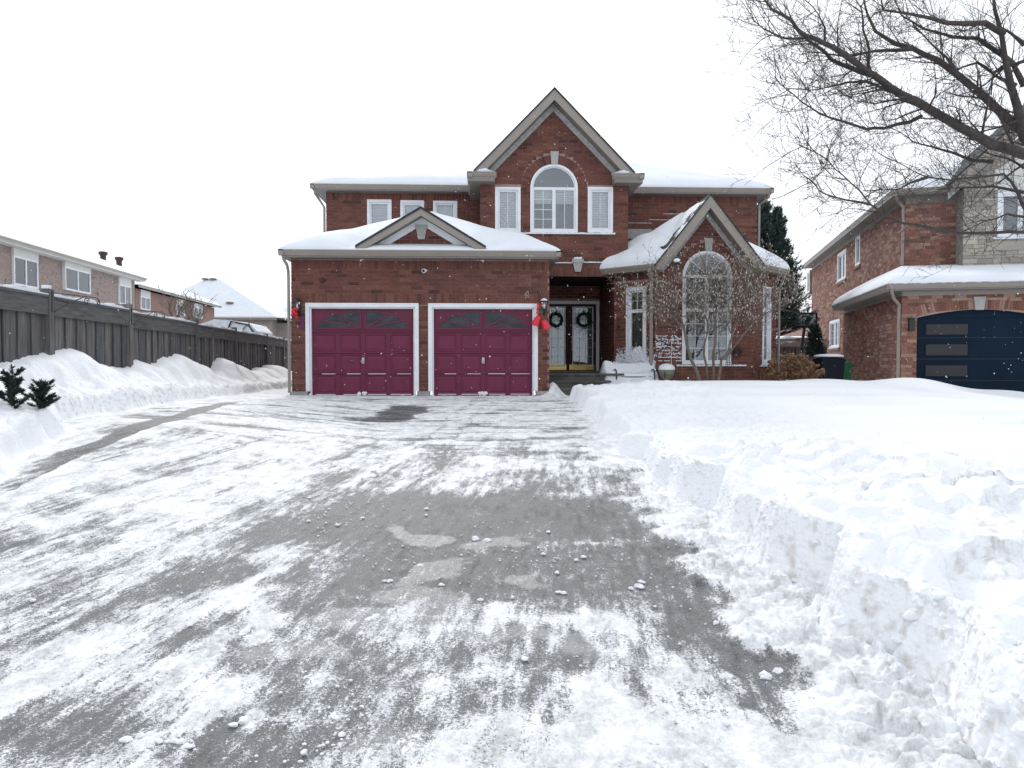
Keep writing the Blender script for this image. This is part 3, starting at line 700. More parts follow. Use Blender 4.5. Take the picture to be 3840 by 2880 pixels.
# keystones
def keystone(parent, fr, xc, z0, z1, w0, w1, n=.05, shaped=False):
    mb = MB()
    if shaped:
        h = z1-z0
        mb.prism(fr, [(xc-w0/2, z0), (xc+w0/2, z0), (xc+w1/2, z0+h*.72), (xc-w1/2, z0+h*.72)], -.02, n)
        mb.prism(fr, [(xc-w1*.62, z0+h*.722), (xc+w1*.62, z0+h*.722), (xc+w1*.58, z1), (xc-w1*.58, z1)], -.02, n+.015)
    else: mb.prism(fr, [(xc-w0/2, z0), (xc+w0/2, z0), (xc+w1/2, z1), (xc-w1/2, z1)], -.02, n)
    return obj('keystone', mb, KEY, parent)
keystone(house, fc, X_(2078, YC), fc.Z(2078, 617), fc.Z(2078, 569), .17, .22)
keystone(house, fw, X_(2653, YW), fw.Z(2653, 941), fw.Z(2653, 894), .16, .21)
keystone(house, fc, X_(2165, YC), fc.Z(2165, 1020), fc.Z(2165, 972), .15, .26, .07, True)
# small garage gable
SX, SZP, SSL = X_(1580, 17.25), Z_(777, 17.25, 1580), .60
sg = MB(); sgf = Fr(0, 17.62)
obj('gable_wall', MB().prism(sgf, [(SX-1.1, 3.3), (SX+1.1, 3.3), (SX+1.1, SZP-.28-SSL*1.1), (SX, SZP-.28), (SX-1.1, SZP-.28-SSL*1.1)], -.1, 0), MORTAR, house)
B2 = Bricks(); B2.run(sgf, 3.5, 5, lambda z0, z1: [(SX-(SZP-.28-z1)/SSL, SX+(SZP-.28-z1)/SSL)] if z1 < SZP-.33 else [])
B2.emit(house, BR_OBJ, BR_ISL, lambda q: False)
keystone(house, sgf, X_(1582, 17.6), sgf.Z(1582, 898), sgf.Z(1582, 845), .15, .24, .05, True)
gable_trim(house, 17.25, 17.62, SX, SZP, SSL, 1.46, 3.2, .19, .15, -9., WHITE)
# central gable trim, wing gable trim
gable_trim(house, 19.45, YC, GXC, GZP, GSL, 2.07, 7.0, .30, .17, Z_(643, 19.4)-.01)
gable_trim(house, 18.6, YW, WXC, WZP, WSL, 1.36, 3.6, .34, .17, EW-.17)
# boxed gable returns
for a, b, sgn in ((X_(1752, 19.4), X_(1862, 19.4), -1), (X_(2297, 19.4), X_(2415, 19.4), 1)):
    zt = Z_(643, 19.4)
    gutters(house, TAUPE, [((a, 19.42, zt), (b, 19.42, zt)), ((a, YM-.4, zt), (a, 19.42, zt)) if sgn < 0 else ((b, 19.42, zt), (b, YM-.4, zt))], .14, .13)
    s = MB(); s.box(min(a, b)+.04, max(a, b)-.04, 19.46, YC-.02, zt-.24, zt-.125)
    xx = (a+.06, cx0) if sgn < 0 else (cx1, b-.06)
    s.box(xx[0], xx[1], YC-.02, YM-.45, zt-.24, zt-.125); s.box(min(a, b)+.04, max(a, b)-.04, 19.46, YC-.02, zt-.12, zt-.03)
    s.box(xx[0], xx[1], YC-.019, YM-.4, zt-.12, zt-.031)
    obj('soffit', s, TAUPE_D, house)
# gutters and soffits of garage, main roof, wing
g = MB(); ex0, ex1 = X_(1045, 17.2), X_(2105, 17.2)
gutters(house, TAUPE, [((ex0, 17.2, EV), (ex1, 17.2, EV)), ((ex1, 17.2, EV), (ex1, YC-.05, EV)), ((ex0, YM, EV), (ex0, 17.2, EV))])
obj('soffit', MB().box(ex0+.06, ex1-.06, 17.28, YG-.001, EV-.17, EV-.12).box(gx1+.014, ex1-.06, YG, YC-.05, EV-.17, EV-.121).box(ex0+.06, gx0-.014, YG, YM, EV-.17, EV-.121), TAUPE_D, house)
g = MB(); rx0, rx1 = X_(1166, 21.8), X_(2898, 21.8)
gutters(house, TAUPE, [((rx0, 21.8, EM), (X_(1752, 19.4)+.1, 21.8, EM)), ((X_(2415, 19.4)-.1, 21.8, EM), (rx1, 21.8, EM)), ((rx1, 21.8, EM), (rx1, 31.6, EM)), ((rx0, 31.6, EM), (rx0, 21.8, EM))])
obj('soffit', MB().box(rx0+.06, cx0, 21.87, YM-.001, EM-.17, EM-.12), TAUPE_D, house); obj('soffit', MB().box(cx1, rx1-.06, 21.87, YM-.001, EM-.17, EM-.12), TAUPE_D, house)
obj('soffit', MB().box(rx0+.06, mx0-.014, YM, 31.5, EM-.17, EM-.121), TAUPE_D, house); obj('soffit', MB().box(mx1+.014, rx1-.06, YM, 31.5, EM-.17, EM-.121), TAUPE_D, house)
wl0, wr0 = WXC-1.36, WXC+1.36
gutters(house, TAUPE, [((wl0-1.27, 18.6+1.27, EW), (wl0, 18.6, EW)), ((wr0, 18.6, EW), (wr0+1.2, 19.8, EW)), ((wr0+1.2, 19.8, EW), (wr0+1.2, YM, EW))])
g = MB()
for (a, b, c, d) in (((wl0-1.2, 19.85), (wl0+.02, 18.65), (wx0, YW-.005), (wx0-t45, YC-.01)), ((wr0, 18.65), (wr0+1.12, 19.8), (wx1+.9, YW+.86), (wx1, YW-.005)), ((wr0+1.14, 19.8), (wr0+1.14, YM), (wx1+.9, YM), (wx1+.9, YW+.9))):
    q = [(*p, EW-.12) for p in (a, b, c, d)]+[(*p, EW-.15) for p in (a, b, c, d)]
    g.add(q, [(0, 1, 2, 3), (7, 6, 5, 4), (0, 4, 5, 1), (1, 5, 6, 2), (2, 6, 7, 3), (3, 7, 4, 0)])
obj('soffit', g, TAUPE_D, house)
# downspouts
def spout(parent, pts, r=.038): return obj('downspout', MB().tube(pts, r, 6), TAUPE, parent)
spout(house, [(ex0+.10, 17.3, EV-.12), (ex0+.10, 17.31, EV-.2), (ex0+.16, 17.4, EV-.34), (gx0-.06, 17.55, EV-.48), (gx0-.06, 17.56, EV-.6), (gx0-.06, 17.56, .1)])
spout(house, [(rx0+.12, 21.9, EM-.12), (rx0+.12, 21.9, EM-.25), (rx0+.2, 22.1, EM-.38), (mx0-.06, 22.2, EM-.6), (mx0-.06, 22.2, 3.6)])
spout(house, [(rx1-.12, 21.9, EM-.12), (rx1-.12, 21.9, EM-.22), (rx1-.22, 22.05, EM-.34), (mx1+.06, 22.15, EM-.42), (mx1+.06, 22.16, 3.2)])
spout(house, [(wr0+1.0, 19.68, EW-.12), (wr0+.98, 19.7, EW-.25), (wx1+1.0, 19.85, EW-.40), (wx1+.97, 19.9, EW-.5), (wx1+.97, 19.9, 0)])
xs = X_(2443, 18.9)
spout(house, [(xs-.12, 18.68, EW-.11), (xs-.12, 18.68, EW-.18), (xs-.05, 18.85, EW-.32), (xs, 18.95, EW-.42), (xs, 18.96, 0)], .048)

# windows
for i, w in enumerate(mw):
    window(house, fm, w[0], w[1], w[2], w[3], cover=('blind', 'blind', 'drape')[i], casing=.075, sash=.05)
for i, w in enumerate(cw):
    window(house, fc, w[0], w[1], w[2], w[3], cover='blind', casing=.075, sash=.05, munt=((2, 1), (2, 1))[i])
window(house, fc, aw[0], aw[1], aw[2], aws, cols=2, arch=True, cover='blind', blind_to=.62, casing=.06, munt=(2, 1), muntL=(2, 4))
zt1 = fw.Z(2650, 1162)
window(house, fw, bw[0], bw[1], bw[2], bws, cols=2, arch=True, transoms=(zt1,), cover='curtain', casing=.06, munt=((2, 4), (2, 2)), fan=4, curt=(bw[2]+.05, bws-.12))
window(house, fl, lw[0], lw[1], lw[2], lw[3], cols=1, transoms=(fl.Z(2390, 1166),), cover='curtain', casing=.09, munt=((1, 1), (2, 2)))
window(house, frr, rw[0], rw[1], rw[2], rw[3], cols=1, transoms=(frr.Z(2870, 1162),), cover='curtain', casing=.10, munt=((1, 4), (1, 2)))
ss = MB(); sill_snow(ss, fc, fc.S(1848), fc.S(2304), cw[0][2]-.035, .07, .04)
sill_snow(ss, fw, fw.S(2536), fw.S(2795), bw[2]-.05, .08, .04); sill_snow(ss, frr, rw[0]-.12, rw[1]+.12, rw[2]-.04, .07, .05)
for w in mw: sill_snow(ss, fm, w[0]-.03, w[1]+.03, w[2]-.03, .05, .03)
sill_snow(ss, fc, gx1+.3, X_(2147, YC), fc.Z(2150, 988), .05, .025); sill_snow(ss, fc, X_(2183, YC), X_(2260, YC), fc.Z(2150, 986), .05, .03)
sill_snow(ss, fc, X_(2151, YC), X_(2180, YC), fc.Z(2150, 972), .07, .06)
for a, b, y in ((2430, 2560, 825), (2484, 2562, 803), (2353, 2440, 837)): sill_snow(ss, fm, fm.S(a), fm.S(b), fm.Z(a, y), .02, .012)
obj('sill_snow', ss, SNOW, None, label='thin white ridges of snow lying on the window sills and brick ledges of the red house', kind='stuff')
obj('flashing', MB().fbox(fm, fm.S(2352), fm.S(2440), .014, .03, fm.Z(2380, 895), fm.Z(2380, 859)), KEY, house)

# garage doors
def garage_door(a, b, lab):
    dn = -.10; D = MB().fbox(fg, a+.06, b-.06, dn-.04, dn, 0.0, dz-.06)
    door = obj('garage_door', D, BURG, house, label=lab)
    fr_ = MB()
    fr_.fbox(fg, a, a+.06, -.12, .03, 0.13, dz); fr_.fbox(fg, b-.06, b, -.12, .03, .13, dz); fr_.fbox(fg, a+.061, b-.061, -.12, .03, dz-.06, dz)
    fr_.fbox(fg, a-.03, a, .013, .028, .13, dz+.03); fr_.fbox(fg, b, b+.03, .013, .028, .13, dz+.03); fr_.fbox(fg, a-.03, b+.03, .0135, .029, dz+.001, dz+.035)
    fr_.fbox(fg, a+.062, a+.095, -.12, -.02, 0, dz-.062); fr_.fbox(fg, b-.095, b-.062, -.12, -.02, 0, dz-.062); fr_.fbox(fg, a+.0955, b-.0955, -.12, -.02, dz-.092, dz-.062)
    obj('door_frame', fr_, WHITE, house)
    a += .10; b -= .10; H = (dz-.07); top = H; rows = [(.045, .50), (.56, .98), (1.05, 1.46)]
    W_ = b-a; n = 4
    for r, (z0, z1) in enumerate(rows):
        for c in range(n):
            x0 = a+W_*c/n+.055; x1 = a+W_*(c+1)/n-.055
            p = MB(); e = .035
            v = [fg.p(x, q, z) for x, z, q in ((x0, z0+.02, dn), (x1, z0+.02, dn), (x1, z1, dn), (x0, z1, dn))]
            w = [fg.p(x, q, z) for x, z, q in ((x0+.012, z0+.032, dn+.016), (x1-.012, z0+.032, dn+.016), (x1-.012, z1-.012, dn+.016), (x0+.012, z1-.012, dn+.016))]
            u = [fg.p(x, q, z) for x, z, q in ((x0+e, z0+.02+e, dn+.004), (x1-e, z0+.02+e, dn+.004), (x1-e, z1-e, dn+.004), (x0+e, z1-e, dn+.004))]
            t = [fg.p(x, q, z) for x, z, q in ((x0+e+.03, z0+.02+e+.03, dn+.014), (x1-e-.03, z0+.02+e+.03, dn+.014), (x1-e-.03, z1-e-.03, dn+.014), (x0+e+.03, z1-e-.03, dn+.014))]
            fs = []
            for k in range(3):
                for i in range(4): j = (i+1) % 4; fs.append((4*k+i, 4*k+j, 4*k+4+j, 4*k+4+i))
            fs.append((12, 13, 14, 15)); p.add(v+w+u+t, fs); obj('panel', p, BURG_P, door)
    for z in (.53, 1.015, 1.50):      # joints between the door sections
        obj('section_joint', MB().fbox(fg, a-.03, b+.03, dn-.001, dn+.004, z-.007, z+.007), MAROON, door)
    # sunburst lights in the top section
    c = (a+b)/2; z0, z1 = 1.60, top-.07; hw = W_/2-.10
    for sgn in (-1, 1):
        def arc(t, k=1.): return (c+sgn*(.055+(hw-.055)*math.cos(t)*k), z0+(z1-z0)*math.sin(t)*k)
        K = 14
        gl = [(c+sgn*.055, z0)]+[arc(math.pi/2*i/K) for i in range(K+1)]
        if sgn < 0: gl = gl[::-1]
        obj('pane', MB().prism(fg, gl, dn+.001, dn+.006), GLASSD, door)
        obj('pane_backing', MB().prism(fg, gl, dn+.0002, dn+.0008), DARK, door)
        sp = MB()
        def bar(p, q, w=.014, n1=.024):
            d = Vector((q[0]-p[0], q[1]-p[1])); L = d.length; d /= L; nx, nz = -d.y*w, d.x*w
            sp.prism(fg, [(p[0]-nx, p[1]-nz), (q[0]-nx, q[1]-nz), (q[0]+nx, q[1]+nz), (p[0]+nx, p[1]+nz)], dn, dn+n1)
        for i in range(K): bar(arc(math.pi/2*i/K), arc(math.pi/2*(i+1)/K), .016, .022)
        bar((c+sgn*.055, z0), (c+sgn*hw, z0), .016, .023); bar((c+sgn*.055, z0), (c+sgn*.055, z1), .016, .0235)
        bar((c+sgn*.07, z0+.01), arc(math.radians(28)), .014, .026); bar((c+sgn*.07, z0+.02), arc(math.radians(56)), .014, .0265)
        x0, x1 = sorted((c+sgn*.022, c+sgn*(W_/2-.03)))
        for bb in ((x0, x1, z0-.06, z0-.048), (x0, x1, z1+.035, z1+.047), (x0, x0+.012, z0-.048, z1+.035), (x1-.012, x1, z0-.048, z1+.035)):
            sp.fbox(fg, bb[0], bb[1], dn, dn+.015, bb[2], bb[3])
        obj('sunburst_grille', sp, BURG_P, door)
    hd = MB(); hd.fbox(fg, c-.03, c+.03, dn, dn+.02, .78, .92); hd.tube([fg.p(c-.05, dn+.05, .83), fg.p(c+.04, dn+.05, .83)], .012, 6); hd.tube([fg.p(c, dn, .83), fg.p(c, dn+.05, .83)], .012, 6)
    obj('handle', hd, STEEL, door)
    sn = MB()
    for z in (.045, .50+.03):
        for cc in range(4):
            x0 = a+W_*cc/4+.05; x1 = a+W_*(cc+1)/4-.05
            k = random.uniform(.3, 1) if z > .1 else random.uniform(.6, 1)
            sn.fbox(fg, x0+(1-k)*(x1-x0)*random.random(), x1-.01, dn, dn+.022, z, z+.008+.008*k)
    for q in range(10): sn.blob(fg.p(c+random.uniform(-.11, .11), dn+.04, .05+random.uniform(0, .05)), random.uniform(.03, .05), 1, .25)
    for q in range(46):
        x = a+W_*q/45; sn.blob(fg.p(x, dn+.06, -.01), random.uniform(.035, .07), 1, .25, (1.2, 1, .6))
    return sn
s1 = garage_door(d1[0], d1[1], 'left burgundy garage door with sunburst glass'); s2 = garage_door(d2[0], d2[1], 'right burgundy garage door beside the red bells')
s1.add(s2.v, s2.f); obj('door_snow', s1, SNOW, None, label='snow blown into the foot of the two burgundy garage doors and onto their ledges', kind='stuff')

# front doors
dm = X_(2131, YD); ff = MB()
ff.fbox(fd, dl, dl+.09, -.06, .04, pf, dtz); ff.fbox(fd, dr-.09, dr, -.06, .04, pf, dtz); ff.fbox(fd, dl+.091, dr-.091, -.06, .04, dtz-.09, dtz); obj('door_frame', ff, WHITE, house)
for a, b, sgn, lab in ((dl+.09, dm-.005, 1, 'left maroon front door'), (dm+.005, dr-.09, -1, 'right maroon front door')):
    gw = .57; gc = X_(2185, YD) if sgn < 0 else X_(2081, YD)
    g0, g1 = gc-gw/2, gc+gw/2; gz0, gz1 = fd.Z(2180, 1370), fd.Z(2180, 1154)
    m = MB(); cdt_wall(m, fd, rect(a, b, pf+.03, dtz-.09), [rect(g0, g1, gz0, gz1)], -.02, .04)
    D = obj('front_door', m, MAROON, house, label=lab)
    m = MB()
    for q in ((g0-.03, g0, gz0-.03, gz1+.03), (g1, g1+.03, gz0-.03, gz1+.03), (g0, g1, gz1, gz1+.03), (g0, g1, gz0-.03, gz0)): m.fbox(fd, q[0], q[1], -.02, .005, q[2], q[3])
    for k in (1, 2): m.fbox(fd, g0+gw*k/3-.005, g0+gw*k/3+.005, -.025, -.008, gz0, gz1)
    for k in range(1, 5): m.fbox(fd, g0, g1, -.0255, -.0085, gz0+(gz1-gz0)*k/6.4-.005, gz0+(gz1-gz0)*k/6.4+.005)
    obj('muntin', m, WHITE, D); obj('pane', MB().fbox(fd, g0, g1, -.035, -.03, gz0, gz1), GLASS, D)
    K = 30; cm = MB(); P = [fd.p(g0+gw*q/K, -.10+.003*math.sin(q*.9), z) for z in (gz0, gz1) for q in range(K+1)]; cm.add(P, [(q, q+1, K+2+q, K+1+q) for q in range(K)]); obj('curtain', cm, CURT, D, True)
    obj('room', MB().fbox(fd, a, b, -.3, -.28, pf, dtz), DARK, D)
    obj('kick_plate', MB().fbox(fd, a+.03, b-.05, -.02, -.012, pf+.05, pf+.21), BRASS, D)
    if sgn < 0:
        xh = X_(2143.5, YD)
        h = MB(); 
        for z in (1264, 1282, 1311): h.blob(fd.p(xh, 0.0, fd.Z(2143, z)), .028, 2, .02, (1, .6, 1.2))
        h.tube([fd.p(xh, .0, fd.Z(2143, 1284)), fd.p(xh, .05, fd.Z(2143, 1288)), fd.p(xh, .05, fd.Z(2143, 1300)), fd.p(xh, 0, fd.Z(2143, 1308))], .012, 6)
        obj('handle', h, BRASS, D)
obj('threshold', MB().fbox(fd, dl, dr, -.05, .08, pf-.02, pf+.03), CONC, house)
# landing and steps
for i, (y, z) in enumerate(((18.45, pf), (18.1, .36), (17.78, .19))):
    y1 = YD if i == 0 else (18.45, 18.1)[i-1]+.0
    obj('step', MB().box(gx1+.015, X_(2304, YC) if i == 0 else 3.2, y, y1, z-.05, z).box(gx1+.03, 3.1, y+.03, y1, -.1, z-.05), STEPM, house)

# ------------------------------------------------------------------ roofs and the snow on them
def roof_patch(zf, left, right, y0, y1, nx, ny, name, mt, parent, thick=None, rim=True, **k):
    ys = np.linspace(0, 1, ny); us = np.linspace(0, 1, nx)
    ys = y0+(y1-y0)*(ys**1.3); P = np.zeros((ny, nx, 3))
    for i, y in enumerate(ys):
        a, b = left(y), right(y); x = a+(b-a)*us; P[i, :, 0] = x; P[i, :, 1] = y
    Z = zf(P[..., 0], P[..., 1])
    if thick is not None:
        T = thick(P[..., 0], P[..., 1]); P[..., 2] = Z+T
        lo = P[0:1].copy(); lo[..., 2] = Z[0:1]-.03; P = np.concatenate([lo, P]); 
        l = P[:, 0:1].copy(); r = P[:, -1:].copy(); l[1:, 0, 2] = Z[:, 0]-.03; r[1:, 0, 2] = Z[:, -1]-.03
        P = np.concatenate([l, P, r], 1)
    else: P[..., 2] = Z
    return gridobj(name, P, mt, parent, **k)
PITCHR = .45
def smin(a, b, k=.25): h = np.clip(.5+.5*(b-a)/k, 0, 1); return b*(1-h)+a*h-k*h*(1-h)
def zgar(x, y, k=.02): return EV+PITCHR*smin(smin(x-ex0, ex1-x, k), y-17.2, k)
def edge_t(d, t=.2, w=.13): return t*(1-np.exp(-np.maximum(d, 0)/w))+.03
roof_patch(lambda x, y: zgar(x, y)-.01, lambda y: ex0, lambda y: ex1, 17.2, YM, 60, 40, 'roof', SHING, house)
def tg(x, y):
    d = np.minimum(np.minimum(x-ex0, ex1-x), y-17.2); t = edge_t(d, .085, .10)
    ax = np.abs(x-SX); in_front = sst(1.75, 1.3, ax)*sst(17.62, 17.30, y)
    hol = np.exp(-((ax-1.5)/.28)**2)*sst(18.4, 17.5, y)*.10
    ramp_ = sst(1.7, 2.8, ax)
    t = t - .10*np.exp(-((y-17.6)/.25)**2)*sst(1.5, 1.0, ax) - hol + .07*np.exp(-((ax-2.3)/.5)**2)*np.exp(-((y-17.9)/.6)**2)
    return np.maximum(t+.02*fbm(x, y, 1.6, 3, 3), .015)*1.0
roof_patch(lambda x, y: zgar(x, y, .25), lambda y: ex0+.02, lambda y: ex1-.02, 17.22, YM-.05, 130, 70, 'roof_snow', SNOW, None, tg, label='smooth white snow covering the low garage roof below the upper windows', kind='stuff')
def zmain(x, y, k=.02): return EM+.42*smin(smin(x-rx0, rx1-x, k), smin(y-21.8, 31.6-y, k), k)
roof_patch(lambda x, y: zmain(x, y)-.01, lambda y: rx0, lambda y: rx1, 21.8, 31.6, 60, 40, 'roof', SHING, house)
def tm(x, y):
    d = np.minimum(x-rx0, rx1-x); d = np.minimum(d, y-21.8)
    return edge_t(d, .16, .22)*(1+.3*fbm(x, y, .7, 3, 9))
o = roof_patch(lambda x, y: zmain(x, y, .35), lambda y: rx0+.02, lambda y: rx1-.02, 21.83, 31.58, 150, 70, 'roof_snow', SNOW, None, tm, label='thick white snow on the high hipped main roof either side of the tall gable', kind='stuff')
# wing
def wl_(y): return np.maximum(wl0-(y-18.6), wl0-1.25)
def wr_(y): return np.minimum(wr0+(y-18.6), wr0+1.2)
def zwing(x, y, k=.02):
    gab = WZP-WSL*np.abs(x-WXC)
    dlft = smin(x-(wl0-1.25), ((x-wl0)+(y-18.6))/1.414, k); drt = smin((wr0+1.2)-x, ((wr0-x)+(y-18.6))/1.414, k)
    sk = EW+.66*smin(dlft, drt, k)
    return np.minimum(np.maximum(gab, np.maximum(sk, EW)), WZP)
def zwing2(x, y):
    a = zwing(x, y, .1); b = zwing(x-.12, y, .1); c = zwing(x+.12, y, .1)
    return (a*2+b+c)/4
roof_patch(lambda x, y: zwing(x, y)-.012, lambda y: float(wl_(y)), lambda y: float(wr_(y)), 18.62, YM, 70, 50, 'roof', SHING, house)
def z_w(x, y): return WZP-WSL*np.abs(x-WXC)
def tw(x, y):
    d = np.minimum(x-wl_(y), wr_(y)-x); t = edge_t(d, .20, .08)*(1+.35*fbm(x, y, 1.0, 3, 21))
    steep = sst(WXC-1.5, WXC-1.0, x)*sst(WXC+1.5, WXC+1.0, x); t = t*(1-.6*steep)
    bare = sst(1.2, .02, y-18.62-.5*np.exp(-((x-WXC+.75)/.35)**2))*steep
    pat = fbm(x*1.2+z_w(x, y)*.3, y*1.1, 3.0, 3, 5)
    t = t*(1-.75*bare) - bare*.16*sst(-.25, .15, pat)*sst(WXC-.1, WXC-.35, x)
    t = np.where(x > WXC, t*.8, t)
    return t
roof_patch(zwing2, lambda y: float(wl_(y))+.01, lambda y: float(wr_(y))-.01, 18.61, YM-.03, 170, 100, 'roof_snow', SNOW, None, tw, label='wind-scoured snow drift on the small wing roof between tall gable and arched window gable', kind='stuff')
# shingles left bare beside the wing rake
k = 0
for r in range(16):
    for c in range(5):
        x = WXC-.12-r*.085; z = WZP-WSL*abs(x-WXC)+.012
        y0 = 18.62+c*.17+(r % 2)*.08
        if c*.17 > .16+.5*math.sin(min(1, r/10)*math.pi)+.06: continue
        m = MB().add([(x, y0, z), (x, y0+.155, z), (x-.09, y0+.155, z-.09*WSL+.008), (x-.09, y0, z-.09*WSL+.008), (x, y0, z-.014), (x, y0+.155, z-.014), (x-.09, y0+.155, z-.09*WSL-.006), (x-.09, y0, z-.09*WSL-.006)],
                     [(0, 1, 2, 3), (7, 6, 5, 4), (3, 2, 6, 7), (0, 3, 7, 4), (1, 5, 6, 2), (0, 4, 5, 1)])
        obj('shingle', m, SHING, house)
# snow on the small ledges of the tall gable and on its slopes
m = MB()
for a, b in ((X_(1752, 19.4), X_(1862, 19.4)), (X_(2297, 19.4), X_(2415, 19.4))):
    for q in range(34):
        x = a+.06+(b-a-.12)*q/33; w = math.exp(-((x-(a+b)/2-(.05 if a < 1 else -.1))/.16)**2)
        m.blob((x, 19.62, Z_(643, 19.4)-.0+.03*w), .05+.075*w*random.uniform(.8, 1), 1, .15, (1.3, 2.2, .9))
obj('ledge_snow', m, SNOW, None, smooth=True, label='small heaps of snow on the two boxed ledges at the feet of the tall gable', kind='stuff')
m = MB()
for sgn in (-1, 1):
    P = []
    for i in range(12):
        for j in range(12):
            h = .12+1.85*i/11; y = 19.7+6.2*j/11; P.append((GXC+sgn*h, y, GZP-GSL*h+.05+.02*math.sin(i*2+j)))
    m.add(P, [(i*12+j, i*12+j+1, (i+1)*12+j+1, (i+1)*12+j) for i in range(11) for j in range(11)])
obj('slope_snow', m, SNOW, None, smooth=True, label='thin snow on the two steep slopes of the tall gable roof', kind='stuff')

# ------------------------------------------------------------------ things on and by the house
def lantern(x, z, label):
    r = thing('wall_lantern', (x, YG-.03, z-.2), label, 'lantern', 'carriage lanterns beside the garage doors')
    y = YG-.16
    obj('bracket', MB().box(x-.045, x+.045, YG-.03, YG-.012, z-.28, z-.02).tube([(x, YG-.03, z-.2), (x, YG-.1, z-.26), (x, y, z-.22)], .014, 6).tube([(x, YG-.03, z-.08), (x, YG-.1, z+.12), (x, y, z+.12)], .010, 6), BLACK, r)
    obj('cap', MB().lathe((x, y, z), [(.012, .13), (.02, .10), (.085, .04), (.09, .02), (.085, .01)], 8), BLACK, r)
    obj('lamp_glass', MB().lathe((x, y, z), [(.066, .009), (.040, -.15)], 6), GLASS, r)
    obj('bulb', MB().lathe((x, y, z), [(.012, -.02), (.025, -.05), (.02, -.1), (.012, -.13)], 8), WHITE, r)
    cg = MB()
    for k in range(6):
        t = math.pi*2*k/6; cg.tube([(x+.07*math.cos(t), y+.07*math.sin(t), z+.01), (x+.044*math.cos(t), y+.044*math.sin(t), z-.15)], .005, 4)
    cg.lathe((x, y, z), [(.046, -.151), (.05, -.165), (.02, -.2), (.008, -.24)], 8); obj('cage', cg, BLACK, r)
    return r
lx, lz = X_(1117, YG-.16), Z_(1135, YG-.16, 1117); lantern(lx, lz, 'black carriage lantern left of the left garage door, above a red bow')
rx, rz = X_(2040, YG-.16), Z_(1135, YG-.16, 2040); lantern(rx, rz, 'black snow-capped carriage lantern right of the right garage door, above red bells')
obj('lantern_snow', MB().lathe((rx, YG-.16, rz), [(.088, .045), (.07, .075), (.03, .10), (.01, .105)], 10), SNOW, None, smooth=True, label='little cap of snow on top of the lantern above the red bells', kind='stuff')
bow = MB(); bxp = X_(1105, YG-.2); bz = Z_(1172, YG-.2, 1105)
for q in range(16): bow.blob((bxp+random.uniform(-.06, .06), YG-.17+random.uniform(-.03, .03), bz+random.uniform(-.10, .09)), random.uniform(.025, .05), 1, .3)
setp(obj('ribbon_bow', bow, REDM), 'crumpled red bow hanging under the left lantern', 'bow')
bl = thing('bell_decoration', (X_(2032, 17.4), 17.4, 1.3), 'pair of shiny red bells on a red bow with holly beside the right garage door', 'bell decoration')
for px, py, tilt in ((2012, 1205, .45), (2045, 1220, -.45)):
    c = Vector(at(px, py, 17.40)); m = MB(); prof = [(.012, .13), (.05, .12), (.065, .07), (.075, 0), (.10, -.075), (.118, -.09), (.105, -.095)]
    m.lathe((0, 0, 0), prof, 16); R = Matrix.Rotation(tilt, 3, 'Y'); m.v = [tuple(R @ Vector(v)*1.05 + c) for v in m.v]; obj('bell', m, REDM, bl, True)
    m = MB().blob(c+R @ Vector((0, 0, -.10)), .022, 1, 0); obj('clapper', m, BRASS, bl)
m = MB().tube([at(2014, 1192, 17.42), at(2022, 1165, 17.42), at(2034, 1180, 17.42), at(2043, 1206, 17.42)], .006, 5); obj('string', m, REDM, bl)
m = MB()
for q in range(14): m.blob(at(2022+random.uniform(-8, 8), 1150+random.uniform(-14, 26), 17.42), random.uniform(.018, .035), 1, .3, (1, .5, 1.2))
obj('bow', m, REDM, bl)
m = MB()
for q in range(10):
    c = at(2026+random.uniform(-9, 9), 1165+random.uniform(-18, 22), 17.40); m.blob(c, .035, 0, .2, (.5, .3, 1.2))
obj('holly_leaf', m, GREENP, bl)
for px, lab in ((2085.6, 'dark evergreen wreath on the left front door, half behind the garage corner'), (2191.6, 'dark evergreen wreath on the right front door above the brass handle')):
    c = at(px, 1198.5, YD-.07); w = thing('door_wreath', c, lab, 'wreath', 'wreaths on the front doors'); m = MB()
    for q in range(190):
        t = random.uniform(0, 2*math.pi); rr = .185+random.gauss(0, .028); d = Vector((math.cos(t), random.uniform(-.4, .4), math.sin(t)))
        p = c+Vector((rr*math.cos(t), random.uniform(-.05, .03), rr*math.sin(t))); e = p+Vector((random.uniform(-1, 1), random.uniform(-.6, .2), random.uniform(-1, 1)))*.055
        m.tube([p, e], [.013, .004], 3, False)
    K = 28; m.tube([(c.x+.185*math.cos(2*math.pi*q/K), c.y, c.z+.185*math.sin(2*math.pi*q/K)) for q in range(K+1)], .035, 6, False)
    obj('greenery', m, NEEDLE, w); obj('hanger', MB().tube([(c.x, c.y+.02, c.z+.18), (c.x, c.y+.05, c.z+.36)], .006, 4), BLACK, w)
p = at(1592, 1015, YG-.12); r = thing('security_camera', p, 'small round white security camera high on the garage wall', 'camera')
obj('housing', MB().tube([(p.x+.03, YG-.012, p.z+.02), (p.x, p.y+.03, p.z), (p.x-.02, p.y-.05, p.z-.01)], [.03, .05, .05], 12), WHITE, r)
obj('lens', MB().tube([(p.x-.02, p.y-.051, p.z-.01), (p.x-.0205, p.y-.056, p.z-.01)], .036, 12), BLACK, r)
p = at(1210, 1051, YG-.03); setp(obj('wall_sensor', MB().box(p.x-.035, p.x+.035, YG-.07, YG-.01, p.z-.045, p.z+.04).box(p.x-.02, p.x+.02, YG-.09, YG-.07, p.z-.02, p.z+.02), BLACK), 'small black square sensor on the brick at upper left of the garage', 'sensor')
p = at(1134, 1208, YG-.03)
PURP = plain('purple cloth', (.12, .015, .10), .8, .3, 10, .2)
